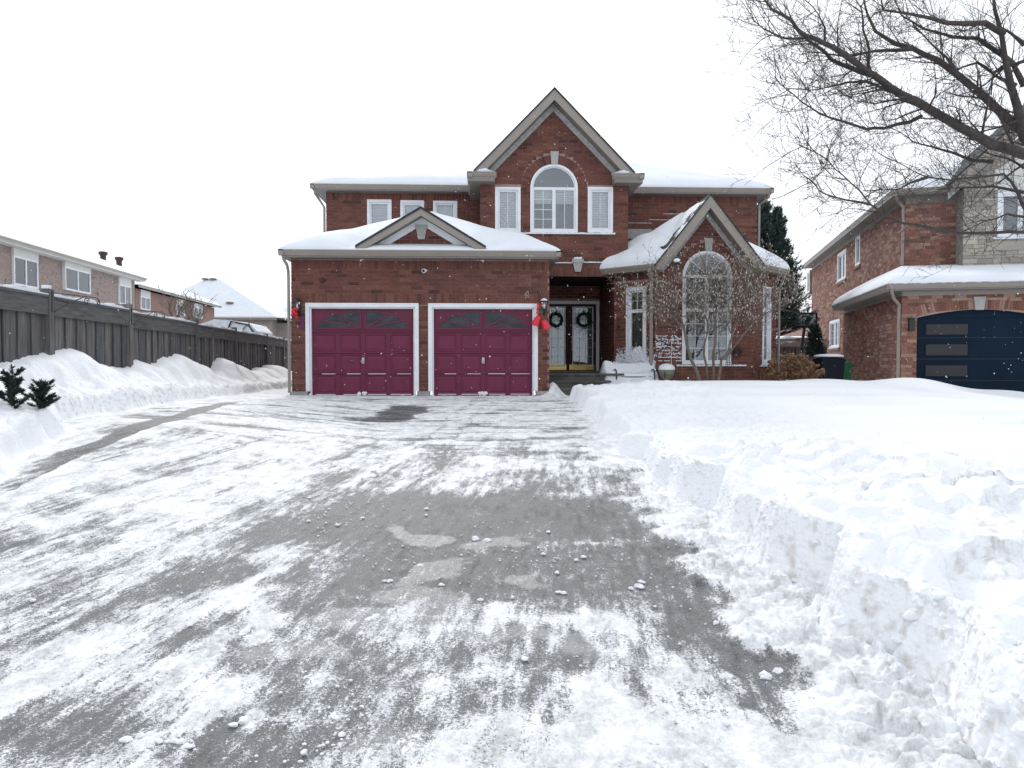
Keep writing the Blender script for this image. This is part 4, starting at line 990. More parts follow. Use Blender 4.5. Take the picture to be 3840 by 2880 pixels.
setp(obj('hanging_ribbon', MB().prism(fg, [(p.x-.05, p.z-.16), (p.x-.01, p.z-.13), (p.x+.03, p.z-.17), (p.x+.05, p.z+.1), (p.x+.02, p.z+.17), (p.x-.03, p.z+.13)], .014, .04), PURP), 'narrow purple ribbon hanging on the brick pier left of the left garage door', 'ribbon')
# carved number on the soldier course
p0 = at(1976, 1104, YG-.014)
n4 = MB()
def stroke(pts, w=.011):
    for (a, b), (c, d) in zip(pts[:-1], pts[1:]):
        v = Vector((c-a, d-b)); v.normalize(); nx, nz = -v.y*w, v.x*w
        n4.prism(fg, [(p0.x+a-nx, p0.z+b-nz), (p0.x+c-nx, p0.z+d-nz), (p0.x+c+nx, p0.z+d+nz), (p0.x+a+nx, p0.z+b+nz)], .012, .021)
stroke([(.03, -.08), (.03, .10), (-.06, -.03), (.06, -.03)]); obj('house_number', n4, MORTAR2, house)

# bench covered by snow
bx = at(2300, 1395, 18.7).x; bx2 = at(2452, 1395, 18.7).x
bench = thing('garden_bench', ((bx+bx2)/2, 18.75, 0), 'snow-buried garden bench with black scrolled iron ends in front of the porch window', 'bench')
for x in (bx+.04, bx2-.03):
    e = MB(); e.tube([(x, 18.50, .02), (x, 18.52, .25), (x, 18.47, .46), (x, 18.52, .60), (x, 18.66, .63), (x, 18.9, .60)], .018, 6)
    e.tube([(x, 18.95, .02), (x, 18.92, .45), (x, 19.0, .72), (x, 19.08, .86)], .02, 6); e.tube([(x, 18.47, .42), (x, 18.95, .42)], .018, 6)
    e.tube([(x, 18.55+.09*math.cos(t*.5)*(1-t/16), .52+.08*math.sin(t*.5)*(1-t/16)) for t in range(14)], .011, 5)
    e.tube([(x, 18.74+.07*math.cos(t*.5)*(1-t/16), .5+.06*math.sin(t*.5)*(1-t/16)) for t in range(14)], .011, 5)
    obj('bench_end', e, BLACK, bench)
    e = MB()
for k in range(4): obj('slat', MB().box(bx, bx2, 18.5+k*.11, 18.58+k*.11, .43, .455), BARK, bench)
for k in range(3): obj('slat', MB().add([(a, 18.98+.03*k+d*.03, .48+.075*k+c*.06) for a in (bx, bx2) for c in (0, 1) for d in (0, 1)], [(0, 1, 3, 2), (4, 6, 7, 5), (0, 4, 5, 1), (2, 3, 7, 6), (0, 2, 6, 4), (1, 5, 7, 3)]), BARK, bench)
# planter urn
p = at(2500, 1410, 18.2); ur = thing('stone_urn', (p.x, 18.2, 0), 'round mossy stone urn heaped with snow beside the bench', 'planter')
obj('bowl', MB().lathe((p.x, 18.2, 0), [(.08, .05), (.08, .28), (.06, .36), (.12, .42), (.185, .52), (.20, .62), (.185, .63)], 18), STONEP, ur, True)
m = MB()
for q in range(9): t = random.uniform(0, 6.28); m.tube([(p.x+.1*math.cos(t), 18.2+.1*math.sin(t), .6), (p.x+.24*math.cos(t), 18.15+.22*math.sin(t), .55), (p.x+.25*math.cos(t), 18.15+.25*math.sin(t), .42)], .006, 4)
obj('trailing_stem', m, BARK, ur)
m = MB(); m.lathe((p.x, 18.2, .6), [(.19, 0), (.205, .05), (.18, .12), (.11, .165), (.03, .18)], 18)
obj('urn_snow', m, SNOW, None, True, label='rounded dome of snow piled on the stone urn', kind='stuff')
# snow drift over bench, window and bricks
nx, ny = 90, 50
u = np.linspace(0, 1, nx)[None, :]; v = np.linspace(0, 1, ny)[:, None]
Xd = bx-.35+(bx2-bx+.45)*u+0*v; Yd = 18.42+.75*v+0*u
Zd = .15+.40*sst(.0, .16, v)+.03*np.sin(u*9)+.24*sst(.45, .8, v)+.06*fbm(Xd, Yd, 4, 4, 5)-.45*sst(.12, .0, u)-.25*sst(.96, 1., u)
Zd = np.maximum(Zd, -.1)
gridobj('bench_snow', np.stack([Xd, Yd, Zd], -1), SNOW, None, label='lumpy snow drift burying the seat and back of the garden bench', kind='stuff')
m = MB()
for q in range(2600):
    s_ = random.uniform(.0, flen-.02); h = random.random()**1.3; z = .5+h*.72
    if random.random() < h**1.5*.75: continue
    r_ = random.uniform(.012, .04)*(1.25-h); inw = lw[0]+.05 < s_ < lw[1]-.05
    m.blob(fl.p(s_, (.0 if inw else .018), z), r_*(1.6 if inw else 1), 0 if r_ < .02 else 1, .3, (1.3, 1.3, 1.2))
for q in range(90):
    s_ = lw[0]+.02+(lw[1]-lw[0]-.04)*random.random(); top_ = .18+.22*abs(math.sin(s_*7))+.05*random.random(); m.blob(fl.p(s_, -.03, lw[2]+top_*random.random()), .075, 2, .12, (1, .8, 1.2))
k = wx0+.02
z = -.15
while z < 1.45:                               # snow caught in the joints of the brickwork
    for s_ in np.arange(wx0+.02, bw[0]-.06, .05):
        if .72 < z < 1.38 and random.random() < .62: m.fbox(fw, s_, s_+.052, .004, .019, z+BH-.004, z+BH+BM+.006)
    z += BH+BM
for q in range(160):
    s_ = random.uniform(wx0, bw[0]); z = random.uniform(.9, 1.5); m.blob(fw.p(s_, .016, z), random.uniform(.008, .03)*(1.0 if z > 1.15 else .6), 0, .3, (1.4, 1, .9))
m.fbox(fw, wx0+.40, wx0+.412, .004, .020, .75, 1.4)
obj('plastered_snow', m, SNOW, None, label='wind-blown snow stuck to the brick and glass around the narrow window and left of the arched window', kind='stuff')
# wall ornament and leaning trellis right of arched window
p = at(2762, 1318, YW-.05); m = MB(); K = 20
for rr in (.15, .10, .05): m.tube([(p.x+rr*math.cos(2*math.pi*q/K), p.y, p.z+rr*math.sin(2*math.pi*q/K)) for q in range(K+1)], .008, 5, False)
for q in range(6): t = math.pi*q/6; m.tube([(p.x-.15*math.cos(t), p.y, p.z-.15*math.sin(t)), (p.x+.15*math.cos(t), p.y, p.z+.15*math.sin(t))], .006, 4)
m.tube([(p.x, p.y+.01, p.z), (p.x, YW-.01, p.z)], .01, 4)
setp(obj('wall_ornament', m, CHIM), 'round dark metal ornament on the brick right of the arched window', 'ornament')
p = at(2735, 1430, 18.6); m = MB()
for q in range(5):
    t = 2*math.pi*q/5; m.tube([(p.x+.10*math.cos(t), 18.6+.10*math.sin(t), 0), (p.x+.09*math.cos(t), 18.6+.09*math.sin(t), .8), (p.x, 18.6, 1.25)], .007, 4)
for z in (.35, .6, .8): m.tube([(p.x+.095*math.cos(2*math.pi*q/12), 18.6+.095*math.sin(2*math.pi*q/12), z) for q in range(13)], .006, 4, False)
m.tube([(p.x, 18.6, 1.24), (p.x, 18.6, 1.36)], .012, 5)
setp(obj('obelisk_trellis', m, BLACK), 'slim black wire obelisk trellis under the arched window', 'trellis')

# ================================================================== GROUND
def base_h(X, Y):
    g0 = np.interp(Y, [-5, 0, 17.6, 60], [-.95, -.75, 0., 0.]); gl = np.interp(Y, [-5, 0, 5, 7, 9.6, 12, 17.6, 60], [-.95, -.78, -.52, -.26, .03, .08, .03, .03])
    t = sst(-1.0, -5.0, X); return g0*(1-t)+gl*t
def G(px, py):
    r = ray(px, py); t = 3.
    for _ in range(60):
        x, y = r.x*t, r.y*t; z = CAMZ+r.z*t; h = float(base_h(np.array(x), np.array(y))); t += (z-h)/(-r.z+.04)*.7
        t = min(max(t, .5), 60)
    return r.x*t, r.y*t
toeR = [G(*q) for q in ((2142, 1488), (2200, 1530), (2290, 1640), (2400, 1745), (2540, 1855), (2640, 1945), (2780, 2010), (2900, 2115), (3000, 2235), (3110, 2370), (3340, 2480), (3480, 2650), (3640, 2860))]
toeR.sort(key=lambda q: q[1]); TRy = [q[1] for q in toeR]; TRx = [q[0] for q in toeR]
toeL = [G(*q) for q in ((1088, 1455), (760, 1500), (480, 1545), (250, 1580), (262, 1640), (130, 1720), (0, 1800))]
toeL.sort(key=lambda q: q[1]); TLy = [q[1] for q in toeL]; TLx = [q[0] for q in toeL]
FA, FDIR = 5.6, math.tan(YAW-math.atan(300/F))               # fence line
c_, s_ = math.cos(YAW), math.sin(YAW)
def cam2w(xc, d): return (xc*c_+d*s_, -xc*s_+d*c_)
fp0 = cam2w(-FA, 0.); fp1 = cam2w(-FA-300/F*20, 20.)
FX = lambda Y: fp0[0]+(fp1[0]-fp0[0])*(Y-fp0[1])/(fp1[1]-fp0[1])
def surf(X, Y):
    b = base_h(X, Y)
    # --- right bank and lawn
    nz = .34*np.abs(fbm(X*0, Y, .85, 2, 41))-.12+.10*fbm(X*0, Y, 2.4, 2, 45)+.03*fbm(X, Y, 4, 2, 43)
    d = X-np.interp(Y, TRy, TRx)+nz
    env = sst(.0, .30, d)*sst(3.4, 1.2, d); near = sst(9, 4, Y)
    face = (.27+.06*near)*sst(.0, .13, d)+.02*sst(.1, .7, d)+(.09-.03*near)*sst(.2, 1.9, d)
    lump = (.06+.07*near)*fbm(X, Y, 1.3, 3, 51)-(.045+.05*near)*(billow(X+.1*fbm(X, Y, 3, 2, 5), Y, 2.2, 2, 61)-.3)+(.030-.010*near)*fbm(X, Y, 8, 4, 71, .5)+(.05+.06*near)*chunks(X, Y, 2.2, 71)+(.040-.010*near)*chunks(X, Y, 6.0, 73)
    blocks = .13*np.round(fbm(X*.7, Y, 1.1, 2, 81)*2.2)*.5
    hr = face*(1+.5*fbm(X*0+3, Y, .9, 2, 47))+env*(lump+blocks*near*sst(.1, .5, d))+.05*fbm(X, Y, .35, 2, 91)*sst(1, 3, d)
    far = -.42*sst(7, 13, X)*sst(9, 16, Y)
    mound = .34*np.exp(-((X-10.4)/1.3)**2-((Y-17.4)/1.0)**2)+.12*np.exp(-((X-8.2)/.8)**2-((Y-17.6)/.8)**2)+.16*np.exp(-((X-12.4)/.8)**2-((Y-17)/.8)**2)
    hr = hr+(far+mound)*sst(.5, 2, d)
    path = sst(17.15, 17.45, Y)*sst(3.6, 3.2, X)                     # shovelled walk to the steps
    hr = hr*(1-path)
    # dip in front of the wing
    hr = hr - .30*np.exp(-((X-6.75)/.75)**2)*sst(17.9, 18.7, Y)
    # --- left bank
    nl = .30*np.abs(fbm(X*0+9, Y, 1.0, 2, 141))-.12+.10*fbm(X, Y, 3.2, 3, 143)
    dl_ = np.interp(Y, TLy, TLx)-X+nl; hl_tot = np.interp(Y, [0, 6, 7.5, 8.8, 10, 14, 20, 24], [.30, .32, .26, .30, .33, .36, .28, .2])
    facel = np.interp(Y, [0, 5, 8, 12, 18, 22], [.35, .34, .30, .30, .22, .18])*sst(0, .22, dl_)+hl_tot*sst(.15, 1.2, dl_)
    fd_ = X-FX(Y)                                                  # distance in front of the fence
    hump = sst(.9, .25, fd_)*(.12+.22*np.abs(fbm(X*0+1, Y, .42, 1, 147))+.22*fbm(X*.3, Y, .95, 2, 149))
    hl = facel+hump*sst(.2, .8, dl_)+sst(-.02, .15, dl_)*sst(1.0, .3, dl_)*(.09*(.4-billow(X, Y, 3.0, 3, 151))+.03*fbm(X, Y, 9, 3, 153)+.05*chunks(X, Y, 3.2, 155))+.03*sst(.3, 1, dl_)*fbm(X, Y, .9, 3, 155)
    z = b+np.where(d > -.3, hr, 0)+np.where(dl_ > -.3, hl, 0)
    z = z+.32*np.exp(-((X-1.74)/.20)**2-((Y-17.85)/.35)**2)
    return z, b, d, dl_

NR, NC = 760, 1000
yy = 1.9*(27.5/1.9)**(np.linspace(0, 1, NR)**.92)
th = np.linspace(-math.radians(44), math.radians(44), NC)+YAW*.6
TH, RR = np.meshgrid(th, yy)
GX = np.tan(TH)*(RR+1.2); GY = RR
Zs, Bs, Dr, Dl = surf(GX, GY)
# snow cover on the driveway : bare and icy zones placed where they lie
def ell(px0, py0, px1, py1, wid, X, Y):                       # capsule between two ground points, half-width in metres
    a = np.array(G(px0, py0)); b = np.array(G(px1, py1)); ab = b-a; L2 = (ab**2).sum()+1e-9
    t = np.clip(((X-a[0])*ab[0]+(Y-a[1])*ab[1])/L2, 0, 1); return np.sqrt((X-a[0]-t*ab[0])**2+(Y-a[1]-t*ab[1])**2)/wid
wx_ = GX+.26*fbm(GX, GY, 1.2, 4, 201)+.13*fbm(GX, GY, 6, 4, 203); wy_ = GY+.35*fbm(GX, GY, .9, 4, 205)+.06*fbm(GX, GY, 7, 3, 207)
dark = np.zeros_like(GX)
for (a, b, c, d_, w, s) in ((1500, 1950, 2300, 1930, .95, .66), (1700, 2130, 2500, 2150, .55, .62), (2350, 2150, 2750, 2400, .30, .66), (2700, 2400, 3000, 2620, .24, .80),
    (2100, 2400, 2500, 2560, .30, .40), (2000, 1800, 2350, 1790, .6, .38), (1250, 2260, 1420, 2180, .35, .40), (1150, 2420, 1300, 2520, .28, .62), (850, 2480, 1000, 2600, .20, .38),
    (1500, 2500, 1750, 2420, .16, .45), (1300, 2640, 1500, 2760, .22, .50), (1650, 2600, 1550, 2750, .16, .45), (800, 2780, 1100, 2790, .16, .75), (1850, 2640, 1950, 2600, .12, .42), (550, 2830, 700, 2870, .1, .4),
    (1150, 2200, 1500, 1950, .30, .42), (700, 2200, 1250, 1850, .16, .40), (400, 2300, 700, 2130, .16, .36), (150, 2150, 300, 2050, .2, .2), (1440, 1575, 1560, 1530, .40, .85), (1300, 1572, 1350, 1568, .3, .45), (20, 1990, 60, 2030, .25, .3),
    (2050, 1640, 2280, 1640, .28, .24), (1950, 1700, 2300, 1700, .22, .22), (200, 2750, 350, 2600, .25, .2), (2120, 2680, 2180, 2700, .12, .5), (2300, 2480, 2350, 2500, .12, .45), (1750, 2300, 1850, 2310, .15, .15), (1850, 1495, 1610, 1770, .035, .30), (1790, 1495, 1230, 1890, .035, .32), (1420, 1640, 900, 2060, .07, .22), (1150, 2060, 760, 2420, .05, .25), (1560, 2420, 1330, 2620, .04, .3)):
    dark = np.maximum(dark, s*sst(1.35, .55, ell(a, b, c, d_, w, wx_, wy_)))
strip = [(0, 1835), (250, 1705), (400, 1655), (560, 1592), (700, 1555), (860, 1512)]
wn_ = .13+.05*fbm(GX, GY, 2, 3, 211)
for q in range(len(strip)-1):
    dark = np.maximum(dark, .92*sst(1.25, .85, ell(*strip[q], *strip[q+1], 1., GX+.03*fbm(GX, GY, 3, 3, 5), GY)/wn_))
FU = GX-(.14+.05*np.clip(-GX, 0, 4))*(GY-5); streakY = fbm(FU*2.6, GY*.28, 1.5, 5, 301); streakX = fbm(GX*.5, GY*2.2, 1.5, 5, 303)
mixw = sst(8.5, 11.5, GY+.8*fbm(GX, GY, .6, 2, 305))
streak = streakY*(1-mixw)+streakX*1.15*mixw
cover = .625+.05*sst(-.5, -3, GX)-.05*sst(6.5, 4, GY)-.06*sst(1.2, -1, GX)*sst(12, 7, GY)*sst(-4, -1, GX)+.40*streak+.27*fbm(GX, GY, 2.1, 5, 307)-dark*(.60+.60*streak)
cover += .75*sst(-.62, -.30, Dr+.2*fbm(GX, GY, 3, 4, 33))*sst(8, 5, GY)+.3*sst(-.4, 0, Dr)+.35*sst(-.6, -.02, Dl)+.25*sst(17.1, 17.6, GY)*sst(.05, .3, np.abs(GX))
cover += .28*sst(3.6, 2.9, GY)*sst(-.4, .6, GX)+.10*sst(5, 3.4, GY)
ice = np.zeros_like(GX)
for (a, b, c, d_, w) in ((1760, 2030, 1850, 2025, .14), (1540, 2180, 1640, 2110, .16), (1500, 2230, 1750, 2260, .22), (1650, 2330, 1850, 2380, .22), (1950, 2150, 2010, 2170, .1), (2080, 2380, 2250, 2400, .2), (1250, 2320, 1600, 2330, .2), (800, 2480, 1150, 2450, .14), (1480, 2830, 1600, 2860, .15), (1480, 1990, 1560, 2030, .12)):
    ice = np.maximum(ice, .85*sst(1.5, .5, ell(a, b, c, d_, w, wx_, wy_)))
iceR = ice*(.45+.0*GX)
cover = cover*(1-.45*ice)+.20*ice
crumb = billow(GX, GY, 9, 4, 401)
drv = np.clip(sst(.25, .8, cover), 0, 1)
Zs = Zs + np.where((Dr < 0) & (Dl < 0), 0.014*drv+.034*drv*sst(8, 3, GY)*fbm(GX, GY, 4, 5, 405, .6)+.012*ice+.018*drv*(.5-billow(GX, GY, 11, 4, 407))*sst(8, 3.5, GY), 0)
crumbs_edge = sst(-.65, -.05, Dr)*sst(.35, .0, Dr)
Zs += sst(-.75, -.15, Dr)*sst(.3, .0, Dr)*sst(10, 4.5, GY)*(.055*np.maximum(0, .1+chunks(GX, GY, 8, 411))+.022*np.maximum(0, chunks(GX, GY, 18, 413))+.02)
P = np.stack([GX, GY, Zs], -1)
rough = np.clip(sst(-.1, .1, Dr)*sst(3.8, 1.8, Dr)*.9+sst(0, .15, Dl)*sst(1.3, .5, Dl)*.8+.08, 0, 1)
dirt = (.20*sst(-.35, .0, Dr)*sst(.35, .0, Dr)*sst(9, 4, GY)+.12*sst(.5, .8, Dr)*sst(1.6, .9, Dr)*sst(8, 4, GY)+.20*sst(.1, .0, np.abs(Dl-.15)-.12)*sst(8, 10, GY)+.12*fbm(GX, GY, 2.3, 3, 501)*sst(-.1, .2, Dr)*sst(2.5, 1, Dr))
fcD = (Dr[:-1, :-1]+Dr[1:, 1:])/2; fcL = (Dl[:-1, :-1]+Dl[1:, 1:])/2
inhouse = (GY[:-1, :-1] > YG+.35) & (GX[:-1, :-1] > gx0+.2) & (GX[:-1, :-1] < gx1-.1)
mr = (fcD > -.04) & (GY[:-1, :-1] < 40); ml = (fcL > -.04) & ~mr; md = ~mr & ~ml & ~inhouse
gridobj('driveway', P, DRIVE, None, md, {'cover': cover, 'ice': iceR+ice*.15, 'far': mixw, 'fu': GX-(.14+.05*np.clip(-GX, 0, 4))*(GY-5)}, kind='structure', label='wide asphalt driveway streaked with packed snow and ice')
gridobj('snowy_lawn', P, BANK, None, mr, {'rough': rough, 'dirt': dirt}, kind='structure', label='deep white snow on the front lawn with a shovelled lumpy edge')
gridobj('snow_bank', P, BANK, None, ml, {'rough': rough, 'dirt': dirt}, kind='structure', label='tall shovelled snow bank running along the grey fence')
# wide ground to the horizon
R_ = 61; gx = np.linspace(-420, 420, R_); A, Bq = np.meshgrid(gx, gx+150)
Zb = np.where(Bq < 30, -1.15, -.6)+0*A
gridobj('ground', np.stack([A, Bq, Zb], -1), SNOW, None, kind='structure', label='snow-covered ground reaching to the horizon')

def zsurf(x, y): return float(surf(np.array([float(x)]), np.array([float(y)]))[0][0])
# loose crumbs and chunks of snow and ice
m = MB(); r_ = np.random.default_rng(5); cand = 0
NCR = 110000; xs_ = r_.uniform(0, 1, NCR); ys_ = r_.uniform(0, 1, NCR); sz = r_.uniform(0, 1, NCR); kk = r_.uniform(0, 1, NCR)
cy = 2.2+6.5*ys_**1.7; cxr = np.interp(cy, TRy, TRx); cx_ = -cy*.68+(cxr+.25+cy*.68)*xs_
zc, _, dR, dL = surf(cx_, cy); dens = 1.6*fbm(cx_, cy, 1.6, 4, 601); edge = sst(-.55, .0, dR)*sst(.30, .05, dR)
keep = (kk < .035+.26*np.clip(dens, 0, 1)**1.3+.45*edge) & (dL < -.1)
for i in np.nonzero(keep)[0][:20000]:
    r0 = (.0024+.0085*sz[i]**5)*(1+1.1*edge[i]*sz[i])
    if sz[i] > .99: r0 *= 1.7
    m.blob((cx_[i], cy[i], zc[i]+.010+r0*.1), r0*(.8 if edge[i] < .1 else 1), 2 if r0 > .014 else (1 if r0 > .006 else 0), .22, (random.uniform(.8, 1.5), random.uniform(.8, 1.3), .7), random)
obj('snow_crumbs', m, CRUMB, None, label='loose crumbs of snow and ice scattered over the driveway and along the bank', kind='stuff')
m = MB()
for (px, py, r0) in ((1805, 2032, .05), (1460, 2185, .03), (2390, 2205, .045), (2410, 2190, .03), (2445, 1895, .05), (1390, 2330, .04), (620, 2790, .035), (700, 2800, .03), (520, 2770, .04), (900, 2720, .035), (2110, 2230, .03), (1180, 2130, .03), (1010, 1830, .035), (2900, 2540, .04), ):
    x, y = G(px, py); 
    for q in range(3): 
        xx, yy_ = x+random.uniform(-1, 1)*r0, y+random.uniform(-1, 1)*r0; m.blob((xx, yy_, zsurf(xx, yy_)+r0*.25), r0*random.uniform(.3, .62), 2, .26, (random.uniform(.9, 1.5), random.uniform(.8, 1.2), .7))
obj('snow_lumps', m, CRUMB, None, label='fist-sized lumps of snow lying on the driveway and along the right bank', kind='stuff')

# ================================================================== LEFT FENCE
fdx, fdy = fp1[0]-fp0[0], fp1[1]-fp0[1]; fL = math.hypot(fdx, fdy); ff_ = Fr(fp0[0], fp0[1], fdx, fdy)
fence = thing('board_fence', ff_.p(12, 0, 0), 'long weathered grey wooden board fence with snow along its top rail', 'fence')
posts_px = [179, 480, 730, 878, 997, 1060]; ps = [ff_.hit(q, 1360)[0] for q in posts_px]
ps = [ps[0]-3.4] + ps + [ps[-1]+3.2]
ztop = lambda s_: np.interp(s_, [6, ps[1], ps[3], ps[6], 40], [Z0+.02 for Z0 in (1.72, 1.74, 1.66, 1.62, 1.5)])
bm_sh = bpy.data.meshes.new('board'); bb = MB().fbox(Fr(0, 0, fdx, fdy), -.102, .102, 0, .02, 0, 2.0); bm_sh.from_pydata(bb.v, [], bb.f); bm_sh.materials.append(FENCE)
fsn = MB()
for i in range(len(ps)-1):
    a, b = ps[i], ps[i+1]; za = float(ztop((a+b)/2)); 
    obj('post', MB().fbox(ff_, a-.07, a+.07, -.07, .07, -.4, float(ztop(a))+.10+random.uniform(0, .05)), FENCE, fence)
    obj('rail', MB().fbox(ff_, a+.07, b-.07, .022, .055, za-.26, za-.01), FENCEH, fence)
    obj('cap_rail', MB().fbox(ff_, a+.07, b-.07, -.06, .075, za-.01, za+.025), FENCEH, fence)
    n = int((b-a-.14)/.165); p_ = (b-a-.14)/n
    for k in range(n):
        o = bpy.data.objects.new('board', bm_sh); front = k % 2
        q = ff_.p(a+.07+p_*(k+.5), -.02 if front else -.045, za-.24-1.92+random.uniform(-.012, .012)); link(o, fence, Vector(q)); o.scale = (1, 1, 1)
        o.rotation_euler = (random.uniform(-.004, .004), random.uniform(-.004, .004), random.uniform(-.03, .03))
    K = 50
    for k in range(K):
        s0_, s1_ = a+.07+(b-a-.14)*k/K, a+.07+(b-a-.14)*(k+1)/K; h = .035+.018*math.sin(k*.35+i)+.012*math.sin(k*.9)+.012*random.random()
        h *= min(1, .3+k/6, .3+(K-k)/6); fsn.fbox(ff_, s0_, s1_+.003, -.06-.01*random.random(), .06+.01*random.random(), za+.025, za+.025+max(.02, h))
    if i == 1: fsn.fbox(ff_, a-.04, a+.04, -.05, .05, float(ztop(a))+.10, float(ztop(a))+.165)
obj('fence_snow', fsn, SNOW, None, label='line of snow lying along the top rail of the grey board fence', kind='stuff')
for i, lab in ((1, 'curled black iron basket hook on the nearest tall fence post'), (2, 'curled black iron basket hook on the second fence post')):
    a = ps[i]; zt_ = float(ztop(a))+.06; m = MB(); q0 = Vector(ff_.p(a, .07, zt_)); u_ = Vector((ff_.n[0]*.25+ff_.u[0]*.9, ff_.n[1]*.25+ff_.u[1]*.9, 0)).normalized()
    f3 = lambda s_, z: q0+u_*s_+Vector((0, 0, z))
    m.tube([f3(0, 0), f3(.9, 0), f3(.98, -.03), f3(.99, -.09), f3(.95, -.11), f3(.93, -.07)], .009, 5); m.tube([f3(0.05, -.28), f3(.35, -.12), f3(.62, -.02)], .009, 5); m.tube([f3(0, -.28), f3(0, .02)], .012, 5)
    m.tube([f3(.70+.06*math.cos(t*.6)*(1-t/18), -.07+.06*math.sin(t*.6)*(1-t/18)) for t in range(14)], .007, 5)
    setp(obj('basket_hook', m, BLACK), lab, 'hook', 'basket hooks on the fence posts')

# ================================================================== LEFT HOUSES
def lat_frame(a_, dref=0.):                         # wall parallel to the fence at lateral distance a_
    p0 = cam2w(-a_, 0.); p1 = cam2w(-a_-300/F*20, 20.); return Fr(p0[0], p0[1], p1[0]-p0[0], p1[1]-p0[1])
def back_roof(parent, fr, s0, s1, ze, run, pitch, over=.5, snow=True, name_lab=''):
    """roof rising away from the wall, with a hip at the far end"""
    nx_, ny_ = 40, 20; P = np.zeros((ny_, nx_, 3)); S_ = np.zeros((ny_, nx_, 3))
    for j in range(ny_):
        d = run*2*j/(ny_-1)
        for i in range(nx_):
            s_ = s0-over+(s1-s0+2*over)*i/(nx_-1); h = min(d, run*2-d, s1+over-s_, s_-s0+over)
            x, y, _ = fr.p(s_, over-d, 0); P[j, i] = (x, y, ze+pitch*h-.04); S_[j, i] = (x, y, ze+pitch*h+.04+.14*(1-math.exp(-h/.15)))
    gridobj('roof', P, SHING, parent); return S_
def simple_window(parent, fr, a, b, z0, z1, zh=None, tint=None, bay=False, split=True):
    n0 = .14 if bay else .09
    W = obj('window', MB().fbox(fr, a, b, -.05, n0, z0, z0+.07).fbox(fr, a, b, -.05, n0, z1-.07, z1).fbox(fr, a, a+.07, -.05, n0, z0+.07, z1-.07).fbox(fr, b-.07, b, -.05, n0, z0+.07, z1-.07), WHITE, parent)
    if split: obj('mullion', MB().fbox(fr, (a+b)/2-.035, (a+b)/2+.035, -.04, n0-.005, z0+.07, z1-.07), WHITE, W)
    for q0, q1 in ((a+.07, (a+b)/2-.035), ((a+b)/2+.035, b-.07)) if split else ((a+.07, b-.07),):
        obj('pane', MB().fbox(fr, q0, q1, n0-.05, n0-.04, z0+.07, z1-.07), GLASS, W)
    obj('curtain', MB().fbox(fr, (a+b)/2, b-.08, n0-.062, n0-.055, z0+.07, z1-.07), CURTW, W); obj('room', MB().fbox(fr, a+.02, b-.02, n0-.07, n0-.064, z0+.02, z1-.02), DARK, W)
    if zh: obj('header_panel', MB().fbox(fr, a-.02, b+.02, -.02, n0+.01, z1+.001, zh), CREAM, W)
    return W
h1 = lat_frame(16.8); s_end = h1.S(509); s_beg = h1.S(-500)
ze1 = h1.Z(0, 905)
hs1 = thing('neighbour_house', h1.p((s_beg+s_end)/2, -4, 0), 'tan mottled brick house behind the left fence with two dark roof vents', 'house')
obj('wall', MB().fbox(h1, s_beg, s_end, -8, 0, -1, ze1-.1), MOTT, hs1)
S1 = back_roof(hs1, h1, s_beg, s_end, ze1+.06, 4.2, .42); gridobj('roof_snow', S1, SNOW, None, label='snow on the roof of the tan brick house behind the left fence', kind='stuff')
g = MB(); p0_ = h1.p(s_end+.5, .5, ze1+.1); p1_ = h1.p(s_beg-.5, .5, ze1+.1); gutter(g, p1_, p0_, .15, .13); obj('gutter', g, GUTC, hs1)
obj('soffit', MB().fbox(h1, s_beg-.4, s_end+.45, .001, .42, ze1-.10, ze1-.05), CREAM, hs1)
for a, b, t0, b0, zh in ((51, 142, 959, 1068, 1), (239, 334, 1000, 1086, 1), (446, 490, 1066, 1140, 1)):
    simple_window(hs1, h1, h1.S(a), h1.S(b), h1.Z(a, b0), h1.Z(a, t0), ze1-.11, bay=(a == 239))
for px, py, lab in ((387, 985, 'nearer dark red turbine vent on the snowy roof of the tan house'), (447, 1007, 'farther dark red turbine vent on the snowy roof of the tan house')):
    q = h1.hit(px, py, -1.2); c = h1.p(q[0], -1.2, ze1+.06+.42*1.7); setp(obj('roof_vent', MB().lathe(c, [(.15, 0), (.15, .34), (.17, .37), (.23, .46), (.24, .53), (.20, .58), (.10, .60)], 14), CHIM, None, True), lab, 'vent', 'turbine vents on the tan house')
h2 = lat_frame(18.6); a2, b2 = h2.S(512), h2.S(806); ze2 = h2.Z(520, 1078)
hs2 = thing('neighbour_house', h2.p((a2+b2)/2, -4, 0), 'second brown brick house farther down behind the left fence and bare saplings', 'house')
obj('wall', MB().fbox(h2, a2, b2, -7, 0, -1, ze2-.1), PINK, hs2); S2 = back_roof(hs2, h2, a2, b2, ze2+.05, 3.6, .42); gridobj('roof_snow', S2, SNOW, None, label='snow on the roof of the second brown brick house behind the fence', kind='stuff')
g = MB(); gutter(g, h2.p(a2-.5, .5, ze2+.08), h2.p(b2+.5, .5, ze2+.08), .15, .13); obj('gutter', g, GUTC, hs2)
for a, b, t0, b0 in ((527, 562, 1110, 1160), (662, 690, 1140, 1185), (727, 757, 1150, 1190)): simple_window(hs2, h2, h2.S(a), h2.S(b), h2.Z(a, b0), h2.Z(a, t0), ze2-.11)
